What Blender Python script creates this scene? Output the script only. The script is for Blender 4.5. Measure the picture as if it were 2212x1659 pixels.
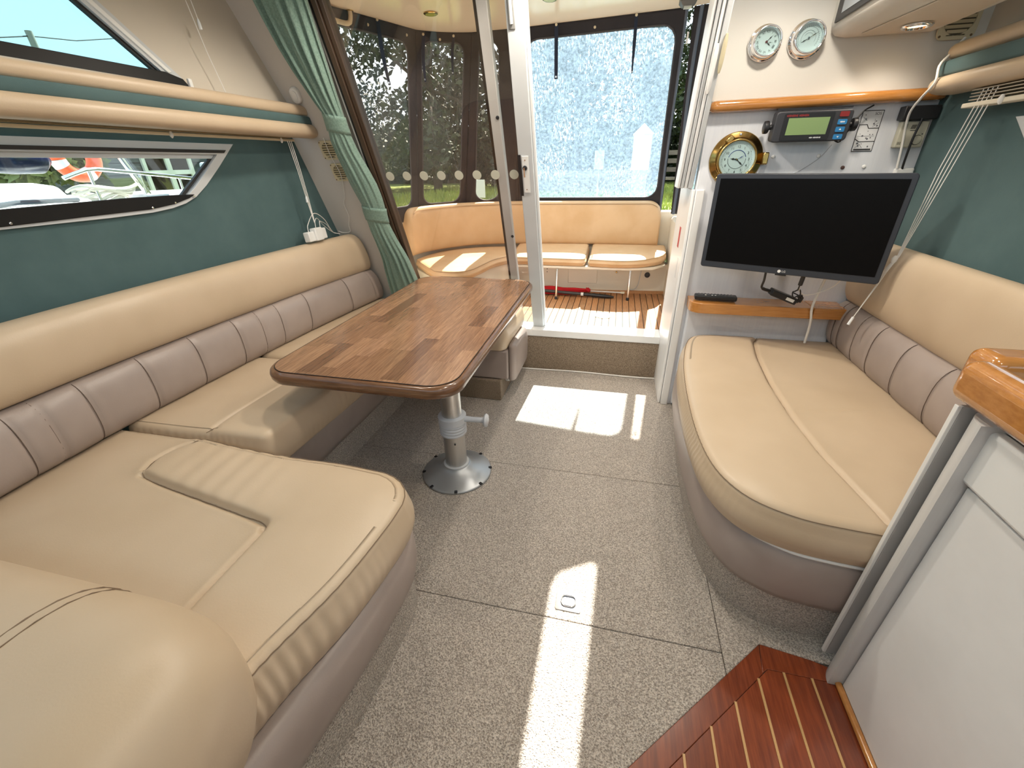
import bpy, bmesh, math, random
import numpy as np
from mathutils import Vector, Matrix
from mathutils.geometry import tessellate_polygon
for o in list(bpy.data.objects): bpy.data.objects.remove(o)
S = bpy.context.scene
COL = S.collection
PI = math.pi
random.seed(7)

# ------------------------------------------------------------------ camera
yaw, pit, rol = -.23773, -.48510, -.02113
fwd = Vector((math.sin(yaw)*math.cos(pit), math.cos(yaw)*math.cos(pit), math.sin(pit)))
rgt = Vector((math.cos(yaw), -math.sin(yaw), 0)); upv = rgt.cross(fwd)
rt = rgt*math.cos(rol)+upv*math.sin(rol); up2 = upv*math.cos(rol)-rgt*math.sin(rol)
cd = bpy.data.cameras.new('camera'); cam = bpy.data.objects.new('camera', cd); COL.objects.link(cam)
m3 = Matrix((rt, up2, -fwd)).transposed()
cam.matrix_world = Matrix.Translation((0, 0, 1.25)) @ m3.to_4x4()
cd.sensor_width = 36; cd.lens = 36*908/2212; cd.clip_start = .02; cd.clip_end = 500
S.camera = cam
# ------------------------------------------------------------------ exposure, world, sun
S.view_settings.view_transform = 'Standard'; S.view_settings.look = 'None'
S.view_settings.gamma = 1; S.view_settings.use_curve_mapping = False
S.view_settings.exposure = 0.42
SKY_STRENGTH = 1.8
SUN_STRENGTH = 17.0
w = bpy.data.worlds.new('sky'); S.world = w; w.use_nodes = True
nt = w.node_tree; nt.nodes.clear()
tc = nt.nodes.new('ShaderNodeTexCoord'); sep = nt.nodes.new('ShaderNodeSeparateXYZ')
ramp = nt.nodes.new('ShaderNodeValToRGB'); noi = nt.nodes.new('ShaderNodeTexNoise'); mp = nt.nodes.new('ShaderNodeMapping')
cr2 = nt.nodes.new('ShaderNodeValToRGB'); mx = nt.nodes.new('ShaderNodeMix'); mx.data_type = 'RGBA'
bg = nt.nodes.new('ShaderNodeBackground'); out = nt.nodes.new('ShaderNodeOutputWorld')
ramp.color_ramp.elements[0].position = 0.0; ramp.color_ramp.elements[0].color = (.80, .88, .95, 1)
ramp.color_ramp.elements[1].position = .7; ramp.color_ramp.elements[1].color = (.55, .76, .95, 1)
mp.inputs['Scale'].default_value = (2, 2, 5)
noi.inputs['Scale'].default_value = 1.6; noi.inputs['Detail'].default_value = 6
cr2.color_ramp.elements[0].position = .40; cr2.color_ramp.elements[1].position = .85
L = nt.links.new
L(tc.outputs['Generated'], sep.inputs[0]); L(sep.outputs[2], ramp.inputs[0])
L(tc.outputs['Generated'], mp.inputs[0]); L(mp.outputs[0], noi.inputs['Vector']); L(noi.outputs[0], cr2.inputs[0])
L(cr2.outputs[0], mx.inputs[0]); L(ramp.outputs[0], mx.inputs[6]); mx.inputs[7].default_value = (.86, .93, 1, 1)
L(mx.outputs[2], bg.inputs[0]); bg.inputs[1].default_value = SKY_STRENGTH; L(bg.outputs[0], out.inputs[0])
sd = bpy.data.lights.new('sun', 'SUN'); sd.energy = SUN_STRENGTH; sd.angle = .009; sd.color = (1, .95, .86)
sun = bpy.data.objects.new('sun', sd); COL.objects.link(sun)
SUNV = Vector((.085, 1, 1.22)).normalized()
sun.rotation_euler = SUNV.to_track_quat('Z', 'Y').to_euler(); sun.location = SUNV*30

# ------------------------------------------------------------------ materials
MATS = {}
def _n(nt, t, **kw):
    n = nt.nodes.new(t)
    for k, v in kw.items(): setattr(n, k, v)
    return n
def mat(name, col=(.5, .5, .5), rough=.5, metal=0., spec=.5, coat=0., bump=None, var=None, col2=None, stretch=None,
        emit=None, estr=0, rand=0., ramp=None, sheen=0., coatr=.1):
    """procedural principled material. bump=(scale,strength,dist); var=(scale,detail) mixes col and col2 by noise"""
    if name in MATS: return MATS[name]
    m = bpy.data.materials.new(name); MATS[name] = m; m.use_nodes = True
    nt = m.node_tree; b = nt.nodes['Principled BSDF']; Lk = nt.links.new
    b.inputs['Base Color'].default_value = (*col, 1); b.inputs['Roughness'].default_value = rough
    b.inputs['Metallic'].default_value = metal; b.inputs['Specular IOR Level'].default_value = spec
    b.inputs['Coat Weight'].default_value = coat; b.inputs['Coat Roughness'].default_value = coatr
    b.inputs['Sheen Weight'].default_value = sheen
    tcn = _n(nt, 'ShaderNodeTexCoord'); vec = tcn.outputs['Object']
    if stretch:
        mpn = _n(nt, 'ShaderNodeMapping'); mpn.inputs['Scale'].default_value = stretch; Lk(vec, mpn.inputs[0])
        if rand:
            oi = _n(nt, 'ShaderNodeObjectInfo'); ml = _n(nt, 'ShaderNodeMath', operation='MULTIPLY'); ml.inputs[1].default_value = 37.
            cb = _n(nt, 'ShaderNodeCombineXYZ'); Lk(oi.outputs['Random'], ml.inputs[0])
            Lk(ml.outputs[0], cb.inputs[0]); Lk(ml.outputs[0], cb.inputs[1]); Lk(cb.outputs[0], mpn.inputs['Location'])
        svec = mpn.outputs[0]
    else: svec = vec
    csock = None
    if var:
        nz = _n(nt, 'ShaderNodeTexNoise'); nz.inputs['Scale'].default_value = var[0]; nz.inputs['Detail'].default_value = var[1]
        nz.inputs['Roughness'].default_value = .6
        Lk(svec, nz.inputs['Vector'])
        rp = _n(nt, 'ShaderNodeValToRGB'); lo, hi = (var[2], var[3]) if len(var) > 3 else (.35, .65)
        rp.color_ramp.elements[0].position = lo; rp.color_ramp.elements[1].position = hi
        rp.color_ramp.elements[0].color = (*col, 1); rp.color_ramp.elements[1].color = (*(col2 or col), 1)
        Lk(nz.outputs[0], rp.inputs[0]); csock = rp.outputs[0]
    if rand and ramp:
        oi2 = _n(nt, 'ShaderNodeObjectInfo'); rr = _n(nt, 'ShaderNodeValToRGB')
        rr.color_ramp.interpolation = 'LINEAR'
        els = rr.color_ramp.elements
        while len(els) < len(ramp): els.new(.5)
        for i, c in enumerate(ramp): els[i].position = i/(len(ramp)-1); els[i].color = (*c, 1)
        Lk(oi2.outputs['Random'], rr.inputs[0])
        if csock:
            mm = _n(nt, 'ShaderNodeMix', data_type='RGBA', blend_type='MULTIPLY'); mm.inputs[0].default_value = 1
            Lk(csock, mm.inputs[6]); Lk(rr.outputs[0], mm.inputs[7]); csock = mm.outputs[2]
        else: csock = rr.outputs[0]
    if csock: Lk(csock, b.inputs['Base Color'])
    if bump:
        bz = _n(nt, 'ShaderNodeTexNoise'); bz.inputs['Scale'].default_value = bump[0]; bz.inputs['Detail'].default_value = 3
        Lk(svec if stretch else vec, bz.inputs['Vector'])
        bp = _n(nt, 'ShaderNodeBump'); bp.inputs['Strength'].default_value = bump[1]; bp.inputs['Distance'].default_value = bump[2] if len(bump) > 2 else .002
        Lk(bz.outputs[0], bp.inputs['Height']); Lk(bp.outputs[0], b.inputs['Normal'])
    if emit:
        b.inputs['Emission Color'].default_value = (*emit, 1); b.inputs['Emission Strength'].default_value = estr
    return m
def glass_mat(name, tint, haze=0., hazecol=(.8, .9, 1), refl=.06, streak=None):
    """thin sheet: tinted transparency, a little mirror, and (optional) scattering haze with scratches"""
    m = bpy.data.materials.new(name); MATS[name] = m; m.use_nodes = True
    nt = m.node_tree; nt.nodes.clear(); Lk = nt.links.new
    o = _n(nt, 'ShaderNodeOutputMaterial'); t = _n(nt, 'ShaderNodeBsdfTransparent'); t.inputs[0].default_value = (*tint, 1)
    g = _n(nt, 'ShaderNodeBsdfGlossy'); g.inputs['Roughness'].default_value = .02
    a = _n(nt, 'ShaderNodeMixShader'); a.inputs[0].default_value = refl
    cur = t.outputs[0]
    if haze:
        tl = _n(nt, 'ShaderNodeBsdfTranslucent'); tl.inputs[0].default_value = (*hazecol, 1)
        df = _n(nt, 'ShaderNodeBsdfDiffuse'); df.inputs[0].default_value = (*hazecol, 1)
        hm = _n(nt, 'ShaderNodeMixShader'); hm.inputs[0].default_value = .3; Lk(tl.outputs[0], hm.inputs[1]); Lk(df.outputs[0], hm.inputs[2])
        tcn = _n(nt, 'ShaderNodeTexCoord')
        n1 = _n(nt, 'ShaderNodeTexNoise'); n1.inputs['Scale'].default_value = 55; n1.inputs['Detail'].default_value = 8; n1.inputs['Roughness'].default_value = .75
        Lk(tcn.outputs['Object'], n1.inputs['Vector'])
        mpn = _n(nt, 'ShaderNodeMapping'); mpn.inputs['Rotation'].default_value = (0, .42, 0); mpn.inputs['Scale'].default_value = streak or (85, 85, 1.1)
        Lk(tcn.outputs['Object'], mpn.inputs[0])
        n2 = _n(nt, 'ShaderNodeTexNoise'); n2.inputs['Scale'].default_value = 1.5; n2.inputs['Detail'].default_value = 5
        n2.inputs['Distortion'].default_value = .6; Lk(mpn.outputs[0], n2.inputs['Vector'])
        r1 = _n(nt, 'ShaderNodeMapRange'); r1.inputs[1].default_value = .38; r1.inputs[2].default_value = .66; r1.inputs[3].default_value = haze*.45; r1.inputs[4].default_value = haze*1.15
        r2 = _n(nt, 'ShaderNodeMapRange'); r2.inputs[1].default_value = .54; r2.inputs[2].default_value = .64; r2.inputs[3].default_value = 0; r2.inputs[4].default_value = haze*2.2
        ad = _n(nt, 'ShaderNodeMath', operation='ADD', use_clamp=True)
        Lk(n1.outputs[0], r1.inputs[0]); Lk(n2.outputs[0], r2.inputs[0]); Lk(r1.outputs[0], ad.inputs[0])
        n3 = _n(nt, 'ShaderNodeTexNoise'); n3.inputs['Scale'].default_value = 3.2; Lk(tcn.outputs['Object'], n3.inputs['Vector'])
        r3 = _n(nt, 'ShaderNodeMapRange'); r3.inputs[1].default_value = .45; r3.inputs[2].default_value = .62; Lk(n3.outputs[0], r3.inputs[0])
        mk_ = _n(nt, 'ShaderNodeMath', operation='MULTIPLY'); Lk(r2.outputs[0], mk_.inputs[0]); Lk(r3.outputs[0], mk_.inputs[1]); Lk(mk_.outputs[0], ad.inputs[1])
        mh = _n(nt, 'ShaderNodeMixShader'); Lk(ad.outputs[0], mh.inputs[0]); Lk(cur, mh.inputs[1]); Lk(hm.outputs[0], mh.inputs[2]); cur = mh.outputs[0]
    Lk(cur, a.inputs[1]); Lk(g.outputs[0], a.inputs[2]); Lk(a.outputs[0], o.inputs[0])
    return m

LEA = mat('leather_cream', (.535, .415, .285), .40, bump=(240, .18, .001), var=(3, 3), col2=(.585, .46, .325), spec=.45)
TAU = mat('leather_taupe', (.335, .275, .245), .38, bump=(240, .18, .001), var=(4, 3), col2=(.385, .32, .288), spec=.45)
SEAM = mat('seam_thread', (.20, .14, .09), .7)
SEAMT = mat('seam_thread_taupe', (.13, .092, .075), .7)
PIPE = mat('piping_tan', (.42, .28, .16), .7)
GRN = mat('fabric_teal', (.058, .112, .116), .85, bump=(500, .2, .001), var=(5, 4), col2=(.074, .134, .138), sheen=.1)
LIN = mat('lining_beige', (.62, .56, .47), .75, bump=(300, .12, .001))
WHT = mat('gelcoat_white', (.80, .80, .79), .32, var=(3, 2), col2=(.83, .83, .82))
BULK = mat('laminate_grey_white', (.69, .71, .76), .38, var=(3, 5), col2=(.73, .75, .79), stretch=(30, 30, 1.2), bump=(8, .05, .001))
GALL = mat('laminate_galley', (.78, .785, .78), .4, var=(2, 4), col2=(.83, .835, .83), stretch=(14, 2.5, 3))
BULKL = mat('vinyl_lining_white', (.66, .63, .57), .6, bump=(400, .2, .001), var=(3, 2), col2=(.69, .67, .62))
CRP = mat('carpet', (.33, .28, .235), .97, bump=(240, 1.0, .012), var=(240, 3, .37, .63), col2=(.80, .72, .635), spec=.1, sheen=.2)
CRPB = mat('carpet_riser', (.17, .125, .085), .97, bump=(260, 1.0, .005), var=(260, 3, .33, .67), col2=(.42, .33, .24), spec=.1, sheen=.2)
TEAKV = mat('varnished_wood', (.43, .175, .040), .16, var=(6, 5), col2=(.53, .235, .062), stretch=(2, 8, 22), coat=.8, coatr=.05)
STAVE = mat('walnut_stave', (.55, .47, .42), .22, var=(7, 7, .3, .7), col2=(1.15, 1.1, 1.05), stretch=(30, 1.6, 30), rand=1, coat=.5, coatr=.22,
            ramp=[(.25, .135, .072), (.34, .20, .115), (.20, .105, .058), (.42, .25, .145), (.29, .16, .088), (.38, .225, .135), (.17, .09, .052)])
EDGEW = mat('walnut_edge', (.10, .045, .020), .25, var=(2, 5), col2=(.19, .09, .042), stretch=(5, 5, 60), coat=.5)
MAHO = mat('mahogany', (.155, .032, .012), .26, var=(4, 6), col2=(.255, .058, .02), stretch=(30, 2, 30), rand=1, coat=.3,
           ramp=[(.85, .85, .85), (1.12, 1.1, 1.05), (.95, .9, .9)])
INLAY = mat('maple_inlay', (.55, .33, .14), .35)
ALU = mat('brushed_aluminium', (.62, .62, .62), .34, metal=1, var=(60, 3), col2=(.70, .70, .69), stretch=(1, 1, .05))
ALUP = mat('painted_aluminium', (.56, .58, .59), .38, var=(5, 2), col2=(.60, .62, .63))
GREYP = mat('grey_pedestal', (.42, .44, .46), .4, metal=.6)
STEEL = mat('stainless', (.75, .75, .75), .15, metal=1)
CHROME = mat('chrome', (.88, .88, .90), .06, metal=1)
BRASS = mat('brass', (.46, .30, .095), .2, metal=1, var=(20, 3), col2=(.55, .37, .13))
BLK = mat('black_plastic', (.014, .014, .016), .4)
BLKR = mat('black_rubber', (.02, .018, .017), .6)
TVB = mat('tv_bezel', (.028, .033, .044), .42)
SCR = mat('tv_screen', (.003, .003, .0035), .35, spec=.12)
BRN = mat('brown_frame', (.055, .033, .020), .4)
DKB = mat('dark_board', (.008, .0075, .007), .5, spec=.25)
CRM = mat('cream_plastic', (.62, .55, .37), .5)
WPL = mat('white_plastic', (.80, .80, .78), .4)
CORD = mat('white_cord', (.80, .78, .74), .6)
CURT = mat('curtain_mint', (.165, .265, .215), .9, var=(160, 2), col2=(.23, .34, .285), bump=(160, .5, .002), sheen=.2)
CANV = mat('canvas_navy', (.016, .014, .018), .8, bump=(400, .3, .001), var=(4, 3), col2=(.026, .022, .027))
STRAP = mat('strap_navy', (.012, .020, .045), .8)
CKP = mat('cockpit_vinyl', (.62, .40, .21), .5, bump=(60, .2, .003), var=(4, 3), col2=(.70, .48, .28))
CKW = mat('gelcoat_cream', (.78, .72, .60), .3)
HTOP = mat('hardtop_cream', (.95, .80, .63), .18)
TEAK = mat('teak_deck', (.36, .165, .065), .6, var=(6, 5), col2=(.52, .28, .13), stretch=(40, 2, 40), rand=1, ramp=[(.8, .8, .8), (1.1, 1.1, 1.1), (.95, .9, .9), (1.15, 1.1, 1)])
CAULK = mat('caulk', (.012, .010, .009), .6)
RED = mat('red_cloth', (.55, .006, .012), .8)
ORNG = mat('life_ring_orange', (.85, .12, .03), .5)
NAVY = mat('fender_navy', (.012, .016, .05), .25)
GLS = glass_mat('clear_glass', (.86, .92, .92))
GLST = glass_mat('tinted_door_glass', (.87, .84, .81), refl=.05)
GLSS = glass_mat('tinted_side_glass', (.60, .76, .78), refl=.05)
VINA = glass_mat('clear_vinyl_aft', (.74, .87, .96), haze=.26, hazecol=(.55, .78, 1.0), refl=.03)
VINB = glass_mat('clear_vinyl_side', (.86, .86, .84), haze=.018, hazecol=(.9, .88, .8), refl=.03)
DIAL = mat('dial_white', (.82, .83, .82), .4)
INK = mat('ink_black', (.012, .012, .014), .5)
INKB = mat('ink_blue', (.02, .05, .30), .5)
PAPER = mat('sticker_paper', (.68, .69, .70), .35)
LCD = mat('lcd_green', (.22, .32, .13), .25)
BLUE = mat('button_blue', (.03, .20, .45), .4)
REDB = mat('button_red', (.22, .02, .02), .4)
LAMPW = mat('lamp_warm', (1, .8, .45), .4, emit=(1, .70, .28), estr=9)

# ------------------------------------------------------------------ mesh helpers
class MB:
    def __init__(s): s.v = []; s.f = []
    def add(s, vs, fs):
        n = len(s.v); s.v += [tuple(p) for p in vs]; s.f += [tuple(i+n for i in f) for f in fs]; return s
    def box(s, x0, x1, y0, y1, z0, z1):
        return s.add([(x, y, z) for z in (z0, z1) for y in (y0, y1) for x in (x0, x1)],
                     [(0, 2, 3, 1), (4, 5, 7, 6), (0, 1, 5, 4), (2, 6, 7, 3), (0, 4, 6, 2), (1, 3, 7, 5)])
    def obox(s, o, u, v, w, a, b, c):
        """box centred at o with half sizes a,b,c along u,v,w"""
        o = Vector(o); u = Vector(u); v = Vector(v); w = Vector(w)
        return s.add([o+u*a*i+v*b*j+w*c*k for k in (-1, 1) for j in (-1, 1) for i in (-1, 1)],
                     [(0, 2, 3, 1), (4, 5, 7, 6), (0, 1, 5, 4), (2, 6, 7, 3), (0, 4, 6, 2), (1, 3, 7, 5)])
    def rings(s, rs, caps=True, closed=True):
        """loft of equal-length rings"""
        n = len(rs[0]); vs = [p for r in rs for p in r]; fs = []
        for i in range(len(rs)-1):
            for j in range(n if closed else n-1):
                k = (j+1) % n; fs.append((i*n+j, i*n+k, (i+1)*n+k, (i+1)*n+j))
        if caps and closed:
            fs.append(tuple(range(n))[::-1]); fs.append(tuple((len(rs)-1)*n+j for j in range(n)))
        return s.add(vs, fs)
    def tube(s, pts, r, n=8, caps=True):
        pts = [Vector(p) for p in pts]; rr = r if isinstance(r, (list, tuple)) else [r]*len(pts)
        rs = []; pu = None
        for i, p in enumerate(pts):
            t = (pts[min(i+1, len(pts)-1)]-pts[max(i-1, 0)]).normalized()
            if pu is None:
                a = Vector((0, 0, 1)) if abs(t.z) < .9 else Vector((1, 0, 0)); u = t.cross(a).normalized()
            else: u = (pu-t*pu.dot(t)).normalized()
            pu = u; v = t.cross(u)
            rs.append([p+u*math.cos(2*PI*k/n)*rr[i]+v*math.sin(2*PI*k/n)*rr[i] for k in range(n)])
        return s.rings(rs, caps)
    def lathe(s, o, ax, prof, n=24, ux=None):
        """prof = [(radius, height)...] revolved round axis ax at o"""
        o = Vector(o); ax = Vector(ax).normalized()
        a = Vector(ux) if ux else (Vector((1, 0, 0)) if abs(ax.x) < .9 else Vector((0, 1, 0)))
        u = (a-ax*a.dot(ax)).normalized(); v = ax.cross(u)
        rs = [[o+ax*h+(u*math.cos(2*PI*k/n)+v*math.sin(2*PI*k/n))*max(r, 1e-5) for k in range(n)] for r, h in prof]
        return s.rings(rs, True)
    def prism(s, poly, d):
        """extrude 3d polygon by vector d"""
        d = Vector(d); p = [Vector(q) for q in poly]; n = len(p)
        return s.add(p+[q+d for q in p], [tuple(range(n))[::-1], tuple(range(n, 2*n))]+[(i, (i+1) % n, n+(i+1) % n, n+i) for i in range(n)])
    def holed(s, outer, holes, d):
        """flat polygon with holes, given thickness d"""
        d = Vector(d); loops = [[Vector(q) for q in outer]]+[[Vector(q) for q in h] for h in holes]
        tris = tessellate_polygon(loops); vs = [q for l in loops for q in l]; n = len(vs)
        fs = [tuple(t) for t in tris]+[tuple(i+n for i in t[::-1]) for t in tris]; k = 0
        for l in loops:
            m = len(l); fs += [(k+i, k+(i+1) % m, n+k+(i+1) % m, n+k+i) for i in range(m)]; k += m
        return s.add(vs+[q+d for q in vs], fs)
    def text(s, txt, size, o, u, v, align='CENTER', ext=.0002):
        c = bpy.data.curves.new('t', 'FONT'); c.body = txt; c.size = size; c.align_x = align; c.align_y = 'CENTER'; c.extrude = ext; c.resolution_u = 3
        ob = bpy.data.objects.new('t', c); COL.objects.link(ob)
        me = bpy.data.meshes.new_from_object(ob.evaluated_get(bpy.context.evaluated_depsgraph_get()))
        o = Vector(o); u = Vector(u); v = Vector(v); w_ = u.cross(v)
        s.add([o+u*p.co.x+v*p.co.y+w_*p.co.z for p in me.vertices], [tuple(p.vertices) for p in me.polygons])
        bpy.data.objects.remove(ob); bpy.data.curves.remove(c); bpy.data.meshes.remove(me); return s

def _root(o):
    while o.parent: o = o.parent
    return o
def obj(name, mb, m, parent=None, smooth=False, bevel=0, seg=2, ang=40, subsurf=0, solid=0):
    v = np.array([tuple(p) for p in mb.v], dtype=float)
    if parent is not None: off = np.array(_root(parent).location)
    else: off = np.array([(v[:, 0].min()+v[:, 0].max())/2, (v[:, 1].min()+v[:, 1].max())/2, v[:, 2].min()])
    me = bpy.data.meshes.new(name); me.from_pydata((v-off).tolist(), [], mb.f); me.validate(); me.update()
    bm = bmesh.new(); bm.from_mesh(me); bmesh.ops.recalc_face_normals(bm, faces=bm.faces); bm.to_mesh(me); bm.free()
    o = bpy.data.objects.new(name, me); COL.objects.link(o); me.materials.append(m)
    if parent is not None: o.parent = parent
    else: o.location = off.tolist()
    if bevel:
        b = o.modifiers.new('b', 'BEVEL'); b.width = bevel; b.segments = seg; b.limit_method = 'ANGLE'; b.angle_limit = math.radians(ang)
        b.harden_normals = False
    if solid:
        sm = o.modifiers.new('s', 'SOLIDIFY'); sm.thickness = solid; sm.offset = 0
    if subsurf:
        sm = o.modifiers.new('u', 'SUBSURF'); sm.levels = subsurf; sm.render_levels = subsurf
    if smooth or bevel:
        for p in me.polygons: p.use_smooth = True
        if smooth != 'all': me.set_sharp_from_angle(angle=math.radians(ang if not smooth else 50))
    return o
def thing(name, label, cat, loc, group=None):
    o = bpy.data.objects.new(name, None); COL.objects.link(o); o.location = loc; o.empty_display_size = .05
    o['label'] = label; o['category'] = cat
    if group: o['group'] = group
    return o
def tag(o, label, cat, group=None):
    o['label'] = label; o['category'] = cat
    if group: o['group'] = group
    return o
def struct(o, label=None):
    o['kind'] = 'structure'
    if label: o['label'] = label
    return o
def sroot(name, loc, label=None):
    o = bpy.data.objects.new(name, None); COL.objects.link(o); o.location = loc; o.empty_display_size = .05
    return struct(o, label)
def lerp(a, b, t): return a+(b-a)*t
def spline(pts, n):
    """Catmull-Rom resample of a polyline to n points"""
    P = np.array(pts, float); k = len(P)
    d = np.r_[0, np.cumsum(np.linalg.norm(np.diff(P, axis=0), axis=1))]
    T = np.linspace(0, d[-1], n); outp = []
    tang = np.zeros_like(P)
    for i in range(k):
        a, b = max(i-1, 0), min(i+1, k-1); tang[i] = (P[b]-P[a])/(d[b]-d[a])
    for t in T:
        i = min(max(np.searchsorted(d, t, side='right')-1, 0), k-2); h = d[i+1]-d[i]; s = (t-d[i])/h
        outp.append((2*s**3-3*s**2+1)*P[i]+(s**3-2*s**2+s)*h*tang[i]+(-2*s**3+3*s**2)*P[i+1]+(s**3-s**2)*h*tang[i+1])
    return np.array(outp)
def resample(pts, n, closed=False):
    P = np.array(pts, float)
    if closed: P = np.vstack([P, P[:1]])
    d = np.r_[0, np.cumsum(np.linalg.norm(np.diff(P, axis=0), axis=1))]
    T = np.linspace(0, d[-1], n+1)[:-1] if closed else np.linspace(0, d[-1], n)
    return np.stack([np.interp(T, d, P[:, i]) for i in range(P.shape[1])], 1)
def roundpoly(pts, rads, seg=8):
    """2d polygon with rounded corners"""
    out_ = []; n = len(pts)
    for i in range(n):
        p = np.array(pts[i], float); a = np.array(pts[i-1], float)-p; b = np.array(pts[(i+1) % n], float)-p
        r = rads[i] if isinstance(rads, (list, tuple)) else rads
        if r <= 0: out_.append(p); continue
        la, lb = np.linalg.norm(a), np.linalg.norm(b); a /= la; b /= lb
        th = math.acos(max(-1, min(1, float(a@b)))); t = min(r/math.tan(th/2), la*.49, lb*.49); r2 = t*math.tan(th/2)
        c = p+(a+b)/np.linalg.norm(a+b)*r2/math.sin(th/2); s = p+a*t; e = p+b*t
        a0 = math.atan2(*(s-c)[::-1]); a1 = math.atan2(*(e-c)[::-1]); da = (a1-a0+PI) % (2*PI)-PI
        for k in range(seg+1): out_.append(c+r2*np.array([math.cos(a0+da*k/seg), math.sin(a0+da*k/seg)]))
    return np.array(out_)
def pdist(P, line):
    """distance of points P(n,2) to polyline"""
    line = np.array(line, float); best = np.full(len(P), 1e9)
    for a, b in zip(line[:-1], line[1:]):
        ab = b-a; t = np.clip(((P-a)@ab)/max(ab@ab, 1e-12), 0, 1); best = np.minimum(best, np.linalg.norm(P-(a+t[:, None]*ab), axis=1))
    return best
def coons(b, t, l, r):
    """grid from boundary curves b(bottom u), t(top u), l(left v), r(right v)"""
    nu, nv = len(b), len(l); u = np.linspace(0, 1, nu)[None, :, None]; v = np.linspace(0, 1, nv)[:, None, None]
    return (1-v)*b[None]+v*t[None]+(1-u)*l[:, None]+u*r[:, None]-((1-u)*(1-v)*b[0]+u*(1-v)*b[-1]+(1-u)*v*t[0]+u*v*t[-1])
def cushion(corner_pts, rads, ztop, zbot, nu=70, nv=50, r=.03, bulge=.008, puff=.012, grooves=(), dz=None, tuck=.02, wrinkle=None, seg=10):
    """upholstered cushion. corner_pts: 4+ side polygon, list of 4 lists of points (sides b, r, t, l in order, ccw);
    returns MB and the top edge loop"""
    sides = corner_pts
    poly = []; idx = []
    for sd_ in sides:
        idx.append(len(poly)); poly += list(sd_[:-1])
    rr = [0.]*len(poly)
    for k_, i_ in enumerate(idx): rr[i_] = rads[k_]
    # mark: round each vertex with its radius, remember start of each side at the mid of the corner arc
    outl = []; starts = []
    full = np.array(poly, float); n = len(full)
    for i in range(n):
        seq = roundpoly([full[i-1], full[i], full[(i+1) % n]], [0, rr[i], 0], seg)[1:-1] if rr[i] > 0 else full[i:i+1]
        if i in idx: starts.append(len(outl)+len(seq)//2)
        outl += list(seq)
    outl = np.array(outl)
    # inset by r
    def normals(Lp):
        t = np.roll(Lp, -1, 0)-np.roll(Lp, 1, 0); t /= np.linalg.norm(t, axis=1)[:, None]+1e-12; return np.stack([t[:, 1], -t[:, 0]], 1)
    seg_ = []
    for k in range(4):
        a, b_ = starts[k], starts[(k+1) % 4]
        ii = [j % len(outl) for j in range(a, b_+1 if b_ > a else b_+len(outl)+1)]
        seg_.append(resample(outl[ii], nu if k % 2 == 0 else nv))
    loop = np.vstack([seg_[0][:-1], seg_[1][:-1], seg_[2][:-1], seg_[3][:-1]])
    N = normals(loop)
    ins = loop-N*r
    m = [nu-1, nv-1, nu-1, nv-1]; o = np.cumsum([0]+m)
    g = lambda k: np.vstack([ins[o[k]:o[k+1]], ins[o[k+1] % len(ins)][None]])
    b_, r_, t_, l_ = g(0), g(1), g(2)[::-1], g(3)[::-1]
    G = coons(b_, t_, l_, r_)            # nv x nu x 2
    P = G.reshape(-1, 2)
    de = pdist(P, np.vstack([ins, ins[:1]]))
    z = np.full(len(P), ztop)+puff*(1-np.exp(-de/.05))
    for gr in grooves: z -= gr[2]*np.exp(-(pdist(P, gr[0])/gr[1])**2)*np.clip(de/.03+.35, 0, 1)
    if dz is not None: z += dz(P[:, 0], P[:, 1])
    mb = MB(); V = [(P[i, 0], P[i, 1], z[i]) for i in range(len(P))]
    F = [(j*nu+i, j*nu+i+1, (j+1)*nu+i+1, (j+1)*nu+i) for j in range(nv-1) for i in range(nu-1)]
    mb.add(V, F)
    # boundary loop indices in same order as ins
    bi = [i for i in range(nu-1)]+[j*nu+nu-1 for j in range(nv-1)]+[(nv-1)*nu+i for i in range(nu-1, 0, -1)]+[j*nu for j in range(nv-1, 0, -1)]
    zb = z[bi]
    prof = []
    for k in range(1, 6): a = k/5*PI/2; prof.append((r*math.sin(a), -r*(1-math.cos(a))))
    H = ztop-zbot-r
    for k in range(1, 8): t = k/7; prof.append((r+bulge*math.sin(PI*t), -r-(H-tuck)*t))
    for k in range(1, 5): a = k/4*PI/2; prof.append((r-tuck*(1-math.cos(a)), -r-(H-tuck)-tuck*math.sin(a)))
    prof.append((r-.06, -r-H))
    arc = np.r_[0, np.cumsum(np.linalg.norm(np.diff(loop, axis=0), axis=1))]
    prev = bi; n_l = len(ins); top_loop = None
    for k, (of, dzv) in enumerate(prof):
        wv = 0
        if wrinkle is not None: wv = wrinkle(loop, arc, -dzv/(ztop-zbot))
        pts = ins+N*(np.full(n_l, of)+wv)[:, None]
        base = len(mb.v); mb.v += [(pts[i, 0], pts[i, 1], zb[i]+dzv if k < 5 else lerp(zb[i], ztop, min(1, (k-4)/4))+dzv) for i in range(n_l)]
        cur = list(range(base, base+n_l))
        mb.f += [(prev[i], cur[i], cur[(i+1) % n_l], prev[(i+1) % n_l]) for i in range(n_l)]
        if k == 2: top_loop = [Vector(mb.v[i])+Vector((N[q, 0]*.0008, N[q, 1]*.0008, .0010)) for q, i in enumerate(cur)]
        prev = cur
    mb.f.append(tuple(prev))
    mb.surf = (P, z)
    return mb, top_loop
def on_surf(mb, line, n=60, lift=.0008):
    P, z = mb.surf; L_ = spline(line, n); o = []
    for q in L_:
        d = np.linalg.norm(P-q, axis=1); i = np.argsort(d)[:6]; w_ = 1/(d[i]+.002); o.append((q[0], q[1], float((z[i]*w_).sum()/w_.sum())+lift))
    return o
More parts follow.
